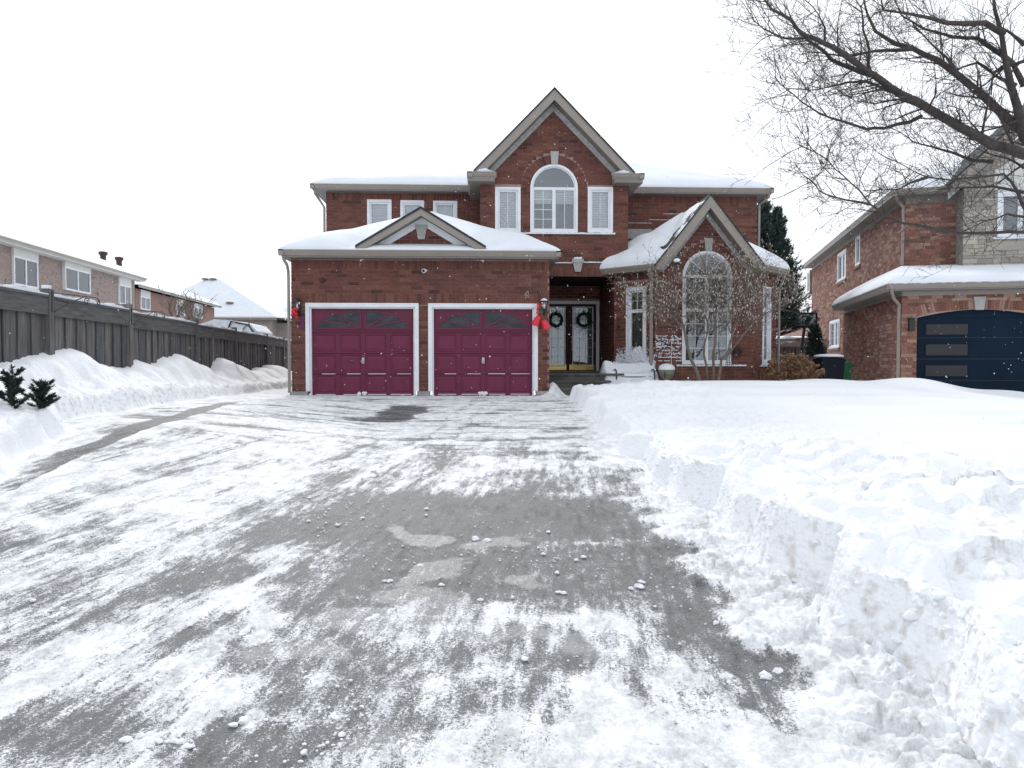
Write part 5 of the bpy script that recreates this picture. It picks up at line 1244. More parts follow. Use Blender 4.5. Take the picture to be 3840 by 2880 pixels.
# third house with hipped roof, square to us
Y3 = 74.; f3_ = Fr(0, Y3); x30, x31 = X_(640, Y3), X_(1030, Y3); z3 = Z_(1187, Y3, 800); zr3 = Z_(1043, Y3, 800)
hs3 = thing('neighbour_house', ((x30+x31)/2, Y3, 0), 'distant beige house with a big snowy hipped roof beyond the end of the fence', 'house')
obj('wall', MB().fbox(f3_, x30+.4, x31-.3, -12, 0, -1, z3-.1), STUCCO, hs3); obj('wall', MB().fbox(f3_, x31-.3, x31+6, -14, -2, -1, z3-.5), STUCCO, hs3)
c0 = X_(768, Y3), X_(822, Y3); r3 = MB(); ra, rb_ = at(772, 1046, Y3+5), at(820, 1046, Y3+5); V = [(x30-4, Y3-.5, z3), (x31+.3, Y3-.5, z3), (x31+7, Y3+12, z3), (x30-4, Y3+12, z3), tuple(ra), tuple(rb_)]
obj('roof', MB().add([(a, b, c-.12) for a, b, c in V], [(0, 1, 5, 4), (1, 2, 5), (2, 3, 4, 5), (3, 0, 4), (0, 3, 2, 1)]), SHING, hs3)
obj('roof_snow', MB().add(V+[(a, b, c-.13) for a, b, c in V[:4]], [(0, 1, 5, 4), (1, 2, 5), (2, 3, 4, 5), (3, 0, 4), (6, 7, 1, 0), (7, 8, 2, 1)]), SNOW, None, label='snow on the hipped roof of the distant beige house', kind='stuff')
obj('gutter', MB().box(x30-.1, x31+.4, Y3-.65, Y3-.5, z3-.35, z3-.13), TAUPE_D, hs3)
obj('low_wing_roof', MB().add([(x31-1, Y3+1, z3-.1), (x31+8, Y3+2, z3-1.1), (x31+8, Y3+12, z3-.2), (x31+3, Y3+8, z3+3.6)], [(0, 1, 3), (1, 2, 3)]), SNOW, hs3)
for px, py, lab in ((770, 1050, 'left of two flat vents near the ridge of the distant hipped roof'), (800, 1050, 'right of two flat vents near the ridge of the distant hipped roof'), (862, 1139, 'oval flat vent low on the distant hipped roof')):
    sl_ = (V[4][2]-z3)/5.5; r__ = ray(px, py); tt_ = (z3-sl_*(Y3-.5)-CAMZ)/(r__.z-sl_*r__.y); c = Vector((r__.x*tt_, r__.y*tt_, CAMZ+r__.z*tt_+.1)); m = MB().blob((c.x, c.y-.1, c.z), .42, 2, .05, (1, .5, .28)); setp(obj('roof_vent', m, TAUPE_D, None, True), lab, 'vent', 'flat vents on the distant roof')
# milky greenhouse tunnel behind the fence
Yt = 27.; t0, t1 = X_(742, Yt), X_(965, Yt); zt0 = Z_(1197, Yt, 800)
gh = thing('garden_tunnel', ((t0+t1)/2, Yt, 0), 'milky plastic garden tunnel with bent dark hoops behind the far fence', 'greenhouse')
pl = [(t0, .6), (t1, .6), (t1, zt0-.42), (t1-.25, zt0-.16), (t1-.8, zt0-.05), (t0+.6, zt0), (t0, zt0-.2)]
obj('cover', MB().prism(Fr(0, Yt), pl, -2, 0), PLASTIC, gh)
obj('hoop', MB().tube([(t0+1.1, Yt-.05, zt0-.3), (t0+1.2, Yt-.05, zt0-.06), (t1-.7, Yt-.05, zt0-.12), (t1-.3, Yt-.05, zt0-.2), (t1-.12, Yt-.05, zt0-.45), (t1-.1, Yt-.05, .8)], .03, 6), BLACK, gh)
obj('hoop', MB().tube([(t1-.6, Yt-.04, zt0-.6), (t1-.45, Yt-.04, zt0-.3), (t1-.1, Yt-.04, zt0-.02)], .02, 5), TAUPE_D, gh)

# ================================================================== RIGHT HOUSE
PH = YAW+math.atan(653/F); vx, vy = math.sin(PH), math.cos(PH)      # side-wall direction (away)
C0 = cam2w((3378-1920)/F*18.8, 18.8)
rf = Fr(C0[0], C0[1], vy, -vx)                                     # front of garage : s to the right
def roff(n, s=0.): q = rf.p(s, n, 0); return Fr(q[0], q[1], rf.u[0], rf.u[1])
rs = Fr(*[C0[0]+vx*30, C0[1]+vy*30], -vx, -vy)                     # side wall frame (garage), s runs towards the street
rhouse = thing('brick_house', (C0[0], C0[1], 0), 'orange-red brick and grey stone house at right with a navy garage door', 'house')
BN = Bricks(); rm = MB(); arN = MB()
zG = rf.Z(3378, 1095); 
do0 = rf.S(3436); do1 = do0+2*(rf.S(3668)-do0); dsp = rf.Z(3436, 1192); dtop = rf.Z(3668, 1160); gW = do1+1.2; base_r = -.7
def arcz(s): t = (s-(do0+do1)/2)/((do1-do0)/2); return dsp+(dtop-dsp)*math.sqrt(max(0, 1-t*t)) if abs(t) < 1 else dsp
door_loop = [(do0, base_r+.01), (do1, base_r+.01)]+[(do1-(do1-do0)*i/16, dsp+(dtop-dsp)*math.sin(math.pi*i/16)**.9) for i in range(17)]
cdt_wall(rm, rf, rect(0, gW, base_r, zG), [door_loop], 0, .15)
def sp_r(z0, z1):
    h = [(do0, do1)] if z0 < dtop+.22 else []
    s = [(.002, gW-.002)]
    if z0 < dsp: return subtract(s, h)
    R_h = []
    cc = (do0+do1)/2; hw = (do1-do0)/2+.1
    tt = (z0-dsp)/(dtop+.23-dsp)
    if tt < 1: R_h = [(cc-hw*math.sqrt(1-tt*tt), cc+hw*math.sqrt(1-tt*tt))]
    return subtract(s, R_h)
BN.run(rf, base_r, zG-.09, sp_r)
n_ = 46
for i in range(n_):
    def pt(f, e):
        t = math.pi*(1-f); s = (do0+do1)/2+((do1-do0)/2+e*.35)*math.cos(t); z = dsp+(dtop-dsp)*math.sin(t)**.9+.004+e*1.0; return (s, z)
    # step evenly along the span
    fa, fb = (i+.06)/n_, (i+.94)/n_; ga, gb = math.acos(1-2*fa)/math.pi, math.acos(1-2*fb)/math.pi
    arN.prism(rf, [pt(ga, 0), pt(gb, 0), pt(gb, .22), pt(ga, .22)], -.002, .014)
gs = Fr(C0[0]+vx*7.1, C0[1]+vy*7.1, -vx, -vy)                      # garage side, s 0..7.1 to the corner
cdt_wall(rm, gs, rect(0, 7.1, base_r, zG), [], 0); BN.run(gs, base_r, zG, lambda a, b: [(.002, 7.098)])
# main body
inset = 1.05; mfront = 3.3                                      # main front wall lies behind the garage front
ms_o = rf.p(inset, -mfront, 0); MLEN = 16.5
ms = Fr(ms_o[0]+vx*MLEN, ms_o[1]+vy*MLEN, -vx, -vy); mf = roff(-mfront, inset)
sUp = mf.S(3387); ms_o = mf.p(sUp, 0, 0); ms = Fr(ms_o[0]+vx*MLEN, ms_o[1]+vy*MLEN, -vx, -vy); mf = Fr(ms_o[0], ms_o[1], rf.u[0], rf.u[1])
zU = mf.Z(3395, 745)
rws = [(3137, 3169, 1047, 936), (3204, 3221, 994, 880), (3111, 3148, 1304, 1196), (3024, 3034, 1098, 1015)]
RW = []
for a, b, y0, y1 in rws: RW.append((ms.S(a), ms.S(b), ms.Z(b, y0), ms.Z(b, y1)))
cdt_wall(rm, ms, rect(0, MLEN, base_r, zU), [rect(*w) for w in RW], 0)
BN.run(ms, .2, zU, lambda z0, z1: subtract([(.002, MLEN-.002)], [w[:2] for w in RW if z1 > w[2] and z0 < w[3]]))
sStone = mf.S(3577); zB = mf.Z(3400, 1003)
cdt_wall(rm, mf, rect(0, sStone+8, 2, zU), [], 0); BN.run(mf, zB-.3, zU, lambda a, b: [(.002, sStone+.1)])
obj('wall', rm, MORTAR2, rhouse); BN.emit(rhouse, BN_OBJ, BN_ISL, lambda q: q[0] is gs and q[1] > 3.6 and q[3] > .35, 300, extra=arN)
# stone front
stf = Fr(*mf.p(sStone, .55, 0)[:2], rf.u[0], rf.u[1]); sm = MB(); stB = Bricks()
q_ = stf.S(3729), stf.S(3905), stf.Z(3800, 888), stf.Z(3750, 715); ws2 = stf.S(3840)
gzp = stf.Z(3716, 560); sw = 7.0; cx_s = 2.9; slp = 1.0; zst = stf.Z(3590, 700)
cdt_wall(sm, stf, [(0, 2), (sw, 2), (sw, zst), (sw/2+.0, zst+sw/2*slp*.95), (0, zst)], [rect(*q_)], 0); 
obj('stone_wall', sm, MORTAR3, rhouse)
zz_ = 2.5; row = 0
def sp_s(z0, z1):
    s = [(.002, sw-.002)]
    if z1 > zst: h = (zst+sw/2*.95-z1); s = [(sw/2-h, sw/2+h)] if h > .1 else []
    return subtract(s, [q_[:2]] if z1 > q_[2]-.02 and z0 < q_[3]+.02 else [])
BL_ = BL
for k in range(40):
    h = (.14, .09, .19, .11)[k % 4]; z1_ = zz_+h
    for a, b in sp_s(zz_, z1_):
        x = a
        while x < b-.02:
            w = min(random.choice((.2, .3, .38, .26)), b-x); stB.items.append((stf, x, x+w-.012, zz_, z1_-.01, .02+random.uniform(-.006, .008), False)); x += w
    zz_ = z1_
for q in range(7): stB.items.append((stf, 0, 0, 0, 0, 0, False)) if False else None
ssd = Fr(*stf.p(0, -.6, 0)[:2], -rf.n[0]*-1, -rf.n[1]*-1)
stB.emit(rhouse, ST_ISL, ST_ISL, lambda q: False, name='stone_block')
obj('stone_wall', MB().fbox(stf, 0.0, .4, -.6, -.003, 2, zst), MORTAR3, rhouse)
obj('soldier_lintel', MB().fbox(stf, q_[0]-.3, q_[1]+.3, .03, .05, stf.Z(3800, 938), stf.Z(3800, 905)), ST_ISL, rhouse)
window(rhouse, stf, q_[0], q_[1], q_[2], q_[3], cols=2, cover='dim', casing=.10, sash=.06)
obj('header_panel', MB().prism(stf, [(q_[0]-.1, q_[3]+.002), (q_[1]+.1, q_[3]+.002), (q_[1]+.1, q_[3]+.55), ((q_[0]+q_[1])/2, q_[3]+.95), (q_[0]-.1, q_[3]+.55)], .0, .06), CREAM, rhouse)
for i, w in enumerate(RW): window(rhouse, ms, w[0], w[1], w[2], w[3], cols=2 if i in (0, 2) else 1, cover='dark', casing=.09, sash=.05, munt=(2, 3) if i == 2 else (1, 1)); obj('sill', MB().fbox(ms, w[0]-.1, w[1]+.1, .0, .06, w[2]-.10, w[2]-.003), BN_ISL, rhouse)
# garage door
dnv = -.12; dbz = base_r
ndo = obj('garage_door', MB().prism(rf, [(a, max(z, dbz)) for a, z in door_loop], dnv-.04, dnv), NAVY, rhouse, label='navy garage door with three dark glass strips')
for z in np.arange(dbz+.53, dtop, .53): obj('section_joint', MB().fbox(rf, do0+.02, do1-.02, dnv-.001, dnv+.003, z-.006, z+.006), BLACK, ndo)
obj('header', MB().prism(rf, [(a, z) for a, z in door_loop if z >= rf.Z(3500, 1196)-.001][::1] if True else [], dnv+.001, dnv+.02), NAVY, ndo)
for y0, y1 in ((1254, 1215), (1332, 1291), (1411, 1370)):
    a, b, z0, z1 = rf.S(3477), rf.S(3634), rf.Z(3550, y0), rf.Z(3550, y1)
    obj('window_frame', MB().fbox(rf, a-.03, b+.03, dnv, dnv+.012, z0-.03, z0).fbox(rf, a-.03, b+.03, dnv, dnv+.012, z1, z1+.03).fbox(rf, a-.03, a, dnv, dnv+.012, z0, z1).fbox(rf, b, b+.03, dnv, dnv+.012, z0, z1), NAVY, ndo)
    obj('pane_backing', MB().fbox(rf, a, b, dnv, dnv+.003, z0, z1), BLACK, ndo); obj('pane', MB().fbox(rf, a, b, dnv+.004, dnv+.008, z0, z1), BLACK, ndo)
keystone(rhouse, rf, rf.S(3668), rf.Z(3668, 1162), rf.Z(3668, 1113), .19, .27)
p = rf.hit(3414, 1219); setp(obj('wall_lantern', MB().fbox(rf, p[0]-.06, p[0]+.06, .01, .16, p[1]-.15, p[1]+.15).fbox(rf, p[0]-.075, p[0]+.075, .01, .18, p[1]+.15, p[1]+.17), BLACK), 'boxy black wall lamp on the brick pier beside the navy garage door', 'lantern')
# garage roof : front gutter, slope up to the main wall, hipped left end
eo = .42; zE = rf.Z(3340, 1063, eo); 
pA = rf.p(-eo, eo, zE); pB = rf.p(gW+1, eo, zE); pC = rf.p(-eo, -7.0, zE); gutters(rhouse, TAUPE, [(pA, pB), (pC, pA)])
obj('soffit', MB().fbox(rf, -eo+.06, gW+1, .001, eo-.08, zE-.17, zE-.12).fbox(rf, -eo+.06, -.014, -7.0, 0, zE-.17, zE-.121), TAUPE_D, rhouse)
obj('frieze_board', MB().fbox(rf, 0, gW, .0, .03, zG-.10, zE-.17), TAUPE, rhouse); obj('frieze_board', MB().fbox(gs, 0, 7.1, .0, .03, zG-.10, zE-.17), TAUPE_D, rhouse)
rt = (mf.Z(3450, 1003)-zE-.12)/(mfront+eo)
def rroof(th):
    ny_, nx_ = 40, 90; P = np.zeros((ny_, nx_, 3)); 
    for j in range(ny_):
        d = (7.4)*(j/(ny_-1))**1.2
        for i in range(nx_):
            s_ = -eo+(gW+1+eo)*(i/(nx_-1))**1.5; hx = (s_+eo); h = min(d*rt, hx*.55)
            if d > mfront+eo: h = min((mfront+eo)*rt, hx*.55)
            x, y, _ = rf.p(s_, eo-d, 0); e = min(d, hx); P[j, i] = (x, y, zE+h+(th*(1-math.exp(-e/.12))+.02 if th else -.01))
    if th:
        lo = P[0:1].copy(); lo[..., 2] = zE-.02; P = np.concatenate([lo, P]); l = P[:, :1].copy(); l[..., 2] = zE-.02; P = np.concatenate([l, P], 1)
    return P
gridobj('roof', rroof(0), SHING, rhouse); gridobj('roof_snow', rroof(.16), SNOW, None, label='snow on the garage roof of the right-hand neighbour above the navy door', kind='stuff')
# little dutch gable end on that roof
q0 = rf.p(rf.S(3253, -.9), -.9, 0); zq = rf.Z(3253, 1010, -.9)
# main roof edge : gutter along the side and front
zE2 = mf.Z(3356, 706, .5) ; g = MB()
e0 = mf.p(-.45, .45, zE2); e1 = mf.p(-.45, -MLEN-.4, zE2); e2 = mf.p(sStone-.35, .45, zE2); gutters(rhouse, TAUPE, [(e1, e0), (e0, e2), (stf.p(-.35, -.1, zE2), stf.p(-.35, .45, zE2)), (stf.p(-.35, .45, zE2), stf.p(.1, .45, zE2))])
obj('soffit', MB().fbox(mf, -.4, sStone, .001, .38, zE2-.17, zE2-.12), TAUPE_D, rhouse); obj('soffit', MB().fbox(mf, -.4, -.014, -MLEN-.3, 0, zE2-.17, zE2-.121), TAUPE_D, rhouse)
obj('frieze_board', MB().fbox(mf, 0, sStone, .014, .03, zE2-.36, zE2-.17).fbox(ms, 0, MLEN, .014, .03, zE2-.30, zE2-.17), TAUPE_D, rhouse)
def rmain(th, n=50):
    P = np.zeros((n, n, 3)); Wd = 13.
    for j in range(n):
        v_ = (MLEN+.9)*(j/(n-1)); 
        for i in range(n):
            u_ = Wd*(i/(n-1)); h = .42*min(u_, v_, Wd-u_, MLEN+.9-v_); x, y, _ = mf.p(-.45+u_, .45-v_, 0); P[j, i] = (x, y, zE2+h+(th*(1-math.exp(-min(u_, v_)/.15)) if th else -.01))
    return P
gridobj('roof', rmain(0), SHING, rhouse); gridobj('roof_snow', rmain(.15), SNOW, None, label='snow on the main hipped roof of the right-hand brick and stone house', kind='stuff')
for sgn in (-1, 1):
    cxs = sw/2; zp_ = zst+sw/2*.95+.45; h_ = sw/2+.4
    for nm, d0, d1, n0, n1, mm in (('fascia', 0, .26, .42, .45, TAUPE), ('soffit', .2, .23, 0, .41, TAUPE_D), ('frieze_board', .22, .42, .0, .04, FRIEZE), ('roof', -.06, -.003, -4, .47, SHING)):
        obj(nm, MB().prism(stf, [(cxs, zp_-d0), (cxs+sgn*h_, zp_-.95*h_-d0), (cxs+sgn*h_, zp_-.95*h_-d1), (cxs, zp_-d1)], n0, n1), mm, rhouse)
def spr(pts): return spout(rhouse, pts, .04)
spr([rf.p(-.32, .35, zE-.12), rf.p(-.32, .35, zE-.2), rf.p(-.22, .15, zE-.36), rf.p(-.06, .0, zE-.5), rf.p(-.06, -.02, zE-.6), rf.p(-.06, -.02, base_r)])
spr([mf.p(-.36, .38, zE2-.12), mf.p(-.36, .38, zE2-.2), mf.p(-.2, .1, zE2-.32), mf.p(-.06, .0, zE2-.45), mf.p(-.06, 0, zE2-.55), mf.p(-.06, 0, zE+.9)])
ss = MB(); sill_snow(ss, stf, q_[0]-.15, q_[1]+.15, q_[2]-.06, .09, .05)
for w in (RW[0], RW[2]): sill_snow(ss, ms, w[0]-.05, w[1]+.05, w[2]-.01, .07, .04)
obj('sill_snow', ss, SNOW, None, label='snow on the window sills of the right-hand house', kind='stuff')

# ================================================================== THINGS BETWEEN THE HOUSES
p = at(3108, 1360, 19.6); p2 = at(3150, 1360, 20.3)
for c, m1, h, w, lab in ((p, BINK, 1.06, .30, 'black wheeled bin with snow on its lid beside the neighbour wall'), (p2, BING, .95, .24, 'green wheeled bin half hidden behind the black bin')):
    r = thing('wheeled_bin', (c.x, c.y, -.1), lab, 'bin', 'wheeled bins by the neighbour wall'); x, y = c.x, c.y; z = -.1
    V = [(x+sx*w*k, y+sy*w*k, zz) for zz, k in ((z+.05, .8), (z+h-.1, 1.)) for sx, sy in ((-1, -1), (1, -1), (1, 1), (-1, 1))]
    obj('tub', MB().add(V, [(0, 1, 5, 4), (1, 2, 6, 5), (2, 3, 7, 6), (3, 0, 4, 7), (3, 2, 1, 0)]).box(x-w*1.05, x+w*1.05, y-w*1.05, y+w*1.05, z+h-.13, z+h-.09), m1, r)
    obj('lid', MB().lathe((x, y, z+h-.09), [(w*1.38, 0), (w*1.38, .03), (w*1.1, .07), (w*.4, .09)], 4), m1, r).rotation_euler = (0, 0, math.pi/4)
    for sgn in (-1, 1): obj('wheel', MB().tube([(x+sgn*w*.8, y+w*.8, z+.1), (x+sgn*w*.95, y+w*.8, z+.1)], .1, 12), BLACK, r)
obj('bin_snow', MB().lathe((p.x, p.y, .965), [(.38, -.01), (.36, .035), (.22, .06), (.05, .065)], 12), SNOW, None, True, label='cap of snow on the lid of the black bin', kind='stuff')
# basketball hoop
Yb = 27.; a, b = at(2976, 1172, Yb), at(3064, 1228, Yb); hp = thing('basketball_hoop', ((a.x+b.x)/2+.1, Yb+.4, -.3), 'basketball hoop with dark-framed backboard between the houses', 'basketball hoop')
obj('backboard', MB().box(a.x+.05, b.x-.05, Yb, Yb+.02, b.z+.05, a.z-.05), PLASTIC, hp)
obj('board_frame', MB().box(a.x, b.x, Yb-.02, Yb+.03, a.z-.05, a.z).box(a.x, b.x, Yb-.02, Yb+.03, b.z-.02, b.z+.06).box(a.x, a.x+.06, Yb-.02, Yb+.03, b.z+.06, a.z-.05).box(b.x-.06, b.x, Yb-.02, Yb+.03, b.z+.06, a.z-.05)
    .box((a.x*.62+b.x*.38), (a.x*.6+b.x*.4), Yb-.02, Yb-.001, b.z+.06, a.z-.12).box((a.x*.40+b.x*.60), (a.x*.38+b.x*.62), Yb-.02, Yb-.001, b.z+.06, a.z-.12).box(a.x*.62+b.x*.38, a.x*.38+b.x*.62, Yb-.021, Yb-.002, a.z-.16, a.z-.12), BLACK, hp)
xc_ = (a.x+b.x)/2; obj('rim', MB().tube([(xc_+.2*math.cos(2*math.pi*q/16), Yb-.25+.2*math.sin(2*math.pi*q/16), b.z+.12) for q in range(17)], .012, 5, False), CHIM, hp)
obj('pole', MB().tube([(xc_+.1, Yb+.6, -.5), (xc_+.1, Yb+.55, 1.3), (xc_+.02, Yb+.05, b.z+.2)], .055, 8), BLACK, hp)
# lattice fence between the houses
Yl = 29.; f_l = Fr(0, Yl); la, lb = X_(2905, Yl), X_(3100, Yl); lat = thing('lattice_fence', ((la+lb)/2, Yl, 0), 'dark board fence topped with criss-cross lattice between the two houses', 'fence')
z1_, z0_ = Z_(1277, Yl, 2960), Z_(1299, Yl, 2960)
m = MB(); x = la-.3
while x < lb: 
    for sgn in (-1, 1):
        dx_ = (z1_-z0_); xa, xb = (x, x+dx_) if sgn > 0 else (x+dx_, x); w = .014
        m.prism(f_l, [(xa-w, z0_), (xa+w, z0_), (xb+w, z1_), (xb-w, z1_)], .0 if sgn > 0 else .012, .01 if sgn > 0 else .022)
    x += .105
obj('lattice', m, FENCE, lat); obj('rail', MB().fbox(f_l, la, lb, -.02, .04, z1_, z1_+.05).fbox(f_l, la, lb, -.02, .04, z0_-.09, z0_), FENCE, lat)
x = la; 
while x < lb: obj('board', MB().fbox(f_l, x, x+.135, -.01, .01, -.6, z0_-.09), FENCE, lat); x += .15
# far building between the houses
Yf = 46.; fa, fb = X_(2890, Yf), X_(3300, Yf); fh = thing('neighbour_house', ((fa+fb)/2, Yf, 0), 'low distant pinkish house glimpsed between the two brick houses', 'house')
obj('wall', MB().box(fa, fb, Yf, Yf+8, -1, Z_(1265, Yf, 2960)), PINK, fh); obj('roof', MB().add([(fa-.3, Yf-.4, Z_(1262, Yf, 2960)), (fb, Yf-.4, Z_(1262, Yf, 2960)), (fb, Yf+4, Z_(1205, Yf+4, 2960)), (fa-.3, Yf+4, Z_(1205, Yf+4, 2960))], [(0, 1, 2, 3)]), PINK, fh)
m = MB(); 
for q in range(40): m.blob((la+.1+q*(lb-la)/40, Yl+3.5, Z_(1274, Yl+3.5, 2960)-.02+.06*math.sin(q*.4)), .22, 1, .2, (1.2, 1, .6))
obj('shed_snow', m, SNOW, None, True, label='snow heaped on low structures behind the lattice fence', kind='stuff')

# ================================================================== PLANTS
def grow(mb, p, d, L, r, depth, rng, bend=.35, ratio=.62, kids=3, up=.1, tips=None, seg=4, nside=5, spread=.9, rmin=.0025):
    pts = [p.copy()]; rad = [r]; q = p.copy(); dd = d.normalized()
    for i in range(seg):
        dd = (dd+Vector((rng.uniform(-1, 1), rng.uniform(-1, 1), rng.uniform(-1, 1)+up))*bend*.5).normalized(); q = q+dd*(L/seg); pts.append(q.copy()); rad.append(max(rmin, r*(1-.72*(i+1)/seg)))
    mb.tube(pts, rad, nside if r > .008 else 3, False)
    if tips is not None and depth == 0: tips.append(pts[-1])
    if depth > 0:
        for k in range(kids):
            t = (k+1)/(kids+.3)*rng.uniform(.8, 1.1); i = min(seg-1, int(t*seg)); f = t*seg-i; a = pts[i].lerp(pts[min(i+1, seg)], min(1, max(0, f)))
            ax = (pts[i+1]-pts[i]).normalized(); side = Vector((rng.uniform(-1, 1), rng.uniform(-1, 1), rng.uniform(-.6, 1))); side = (side-ax*side.dot(ax)); 
            if side.length < .05: side = Vector((0, 0, 1))
            nd = (ax*1.0+side.normalized()*spread).normalized()
            grow(mb, a, nd, L*ratio*rng.uniform(.75, 1.2), max(rmin, rad[i]*.6), depth-1, rng, bend, ratio, kids, up, tips, seg=max(3, seg-1), nside=4, spread=spread, rmin=rmin)
# -- multi-stemmed shrub before the arched window
rg = random.Random(3); sb = MB(); br_ = MB(); tips = []
shr = thing('magnolia_shrub', (at(2660, 1430, 17.9).x, 17.9, .3), 'bare multi-stemmed shrub with pale buds in front of the arched window', 'shrub')
stems = [([(2628, 1440), (2612, 1390), (2590, 1345), (2575, 1290), (2565, 1230), (2550, 1190)], .048, 17.8), ([(2655, 1440), (2650, 1380), (2640, 1330), (2642, 1290), (2652, 1250), (2655, 1210)], .030, 18.0),
         ([(2675, 1440), (2676, 1380), (2674, 1330), (2682, 1290), (2684, 1230), (2680, 1180), (2690, 1150)], .040, 17.9), ([(2690, 1440), (2700, 1390), (2705, 1350), (2730, 1320), (2745, 1260), (2765, 1200), (2790, 1150)], .038, 17.7),
         ([(2705, 1345), (2730, 1330), (2760, 1290), (2800, 1240), (2840, 1195)], .030, 17.7), ([(2676, 1330), (2700, 1318), (2725, 1312)], .02, 17.9), ([(2565, 1230), (2530, 1195), (2490, 1160), (2450, 1130)], .022, 17.6), ([(2550, 1190), (2530, 1140), (2500, 1080)], .022, 17.8),
         ([(2655, 1210), (2630, 1150), (2600, 1100)], .022, 18.0), ([(2690, 1150), (2670, 1090), (2650, 1040)], .02, 18.0), ([(2790, 1150), (2810, 1090), (2800, 1040)], .02, 17.8), ([(2840, 1195), (2900, 1160), (2950, 1140)], .016, 17.6), ([(2745, 1260), (2740, 1180), (2720, 1100)], .02, 17.6), ([(2690, 1150), (2740, 1120), (2770, 1070)], .018, 18.1)]
for pts, r0, Y0 in stems:
    w = [at(x, y, Y0+.1*math.sin(i*1.3)) for i, (x, y) in enumerate(pts)]; k_ = len(w)
    sb.tube(w, [r0*(1-.45*i/(k_-1)) for i in range(k_)], 8)
    for i in range(1, k_):
        if w[i].z < 1.35: continue
        for q in range(4):
            d = Vector((rg.uniform(-1, 1)+(w[i].x-shr.location.x)*.6, rg.uniform(-.7, .7), rg.uniform(.0, 1.)))
            grow(br_, w[i], d, rg.uniform(.45, .85), .010, 3, rg, .50, .64, 3, .12, tips, seg=4, spread=1.1, rmin=.0028)
obj('stem', sb, BARK2, shr, True); obj('branches', br_, BARK2, shr)
bd = MB()
for t_ in tips: 
    if rg.random() < .75: bd.blob(t_, rg.uniform(.010, .018), 0, .1, (1, 1, 1.8), rg)
obj('buds', bd, BUD, shr, kind='stuff')
nest = at(2538, 985, 17.9); m = MB()
for q in range(60): d = Vector((rg.uniform(-1, 1), rg.uniform(-1, 1), rg.uniform(-.6, .3))); m.tube([nest+d*.03, nest+d*.09+Vector((rg.uniform(-.05, .05), 0, -.02))], .004, 3, False)
setp(obj('bird_nest', m, BARK), 'small bird nest with snow cap in the left top of the bare shrub', 'nest')
obj('nest_snow', MB().blob((nest.x, nest.y, nest.z+.05), .085, 2, .1, (1, 1, .6)), SNOW, None, True, label='cap of snow on the bird nest in the shrub', kind='stuff')
# -- dried hydrangea
rg = random.Random(8); hb = MB(); hh = MB(); hx = at(2975, 1430, 18.6)
hy = thing('hydrangea_bush', (hx.x, 18.6, .2), 'dried rusty-brown hydrangea bush with flower heads beside the bins', 'bush')
for q in range(120):
    px = 2880+205*rg.random(); tt = (px-2975)/105.; ymin = 1328+42*tt*tt+(14 if px > 3040 else 0); py = rg.uniform(ymin, 1408); Yq = 18.6+rg.uniform(-.45, .45); h = at(px, py, Yq)
    b0 = Vector((hx.x+(h.x-hx.x)*.35+rg.uniform(-.1, .1), 18.6+rg.uniform(-.2, .2), .05)); md_ = b0.lerp(h, .6)+Vector((rg.uniform(-.05, .05), 0, .06)); hb.tube([b0, md_, h], .006, 3, False)
    for s_ in range(5): hh.blob(h+Vector((rg.uniform(-1, 1), rg.uniform(-1, 1), rg.uniform(-.6, .6)))*.06, rg.uniform(.02, .045), 1, .4, (1.1, 1.1, .8), rg)
    for s_ in range(2): e = h+Vector((rg.uniform(-.12, .12), rg.uniform(-.1, .1), rg.uniform(-.15, .02))); hb.tube([h, e], .004, 3, False)
for q in range(60): b0 = Vector((hx.x+rg.uniform(-.7, .6), 18.5, .1)); hb.tube([b0, b0+Vector((rg.uniform(-.12, .12), rg.uniform(-.1, .1), rg.uniform(.2, .5)))], .005, 3, False)
obj('stems', hb, DRY, hy); obj('flower_heads', hh, DRY, hy, kind='stuff')
# thin perennial stalks by the wing wall
m = MB()
for q in range(46):
    px = rg.choice([rg.uniform(2535, 2610), rg.uniform(2835, 2890)]); b0 = at(px, 1440, 18.5); m.tube([b0, b0+Vector((rg.uniform(-.12, .12), rg.uniform(-.05, .05), rg.uniform(.2, .5)))], .005, 3, False)
obj('dry_stalks', m, DRY, None, label='thin dry stalks poking from the snow along the foot of the bay wall', kind='stuff')
# -- conifer between the houses
def conifer_clump(mb, c, d, n, L, rng, w=.012):
    for q in range(n):
        t = rng.random(); a = c+d*t; v = Vector((rng.uniform(-1, 1), rng.uniform(-1, 1), rng.uniform(-.5, 1))).normalized()*L*(1-.4*t)+d*.25
        s = v.cross(Vector((rng.uniform(-1, 1), rng.uniform(-1, 1), rng.uniform(-1, 1)))).normalized()*w
        mb.add([a-s, a+s, a+v], [(0, 1, 2)])
rg = random.Random(12); cm = MB(); tr = MB(); Yp = 27.5
pine = thing('pine_tree', (at(2880, 1300, Yp).x, Yp, 0), 'dark green pine tree rising behind the right end of the red house', 'pine tree')
base_p = at(2880, 1400, Yp)
tr.tube([(base_p.x, Yp, 0), (base_p.x, Yp, 3), at(2862, 820, Yp)], [.18, .14, .04], 8); tr.tube([(base_p.x, Yp, 2.2), at(2900, 1000, Yp), at(2915, 840, Yp)], [.12, .08, .03], 7)
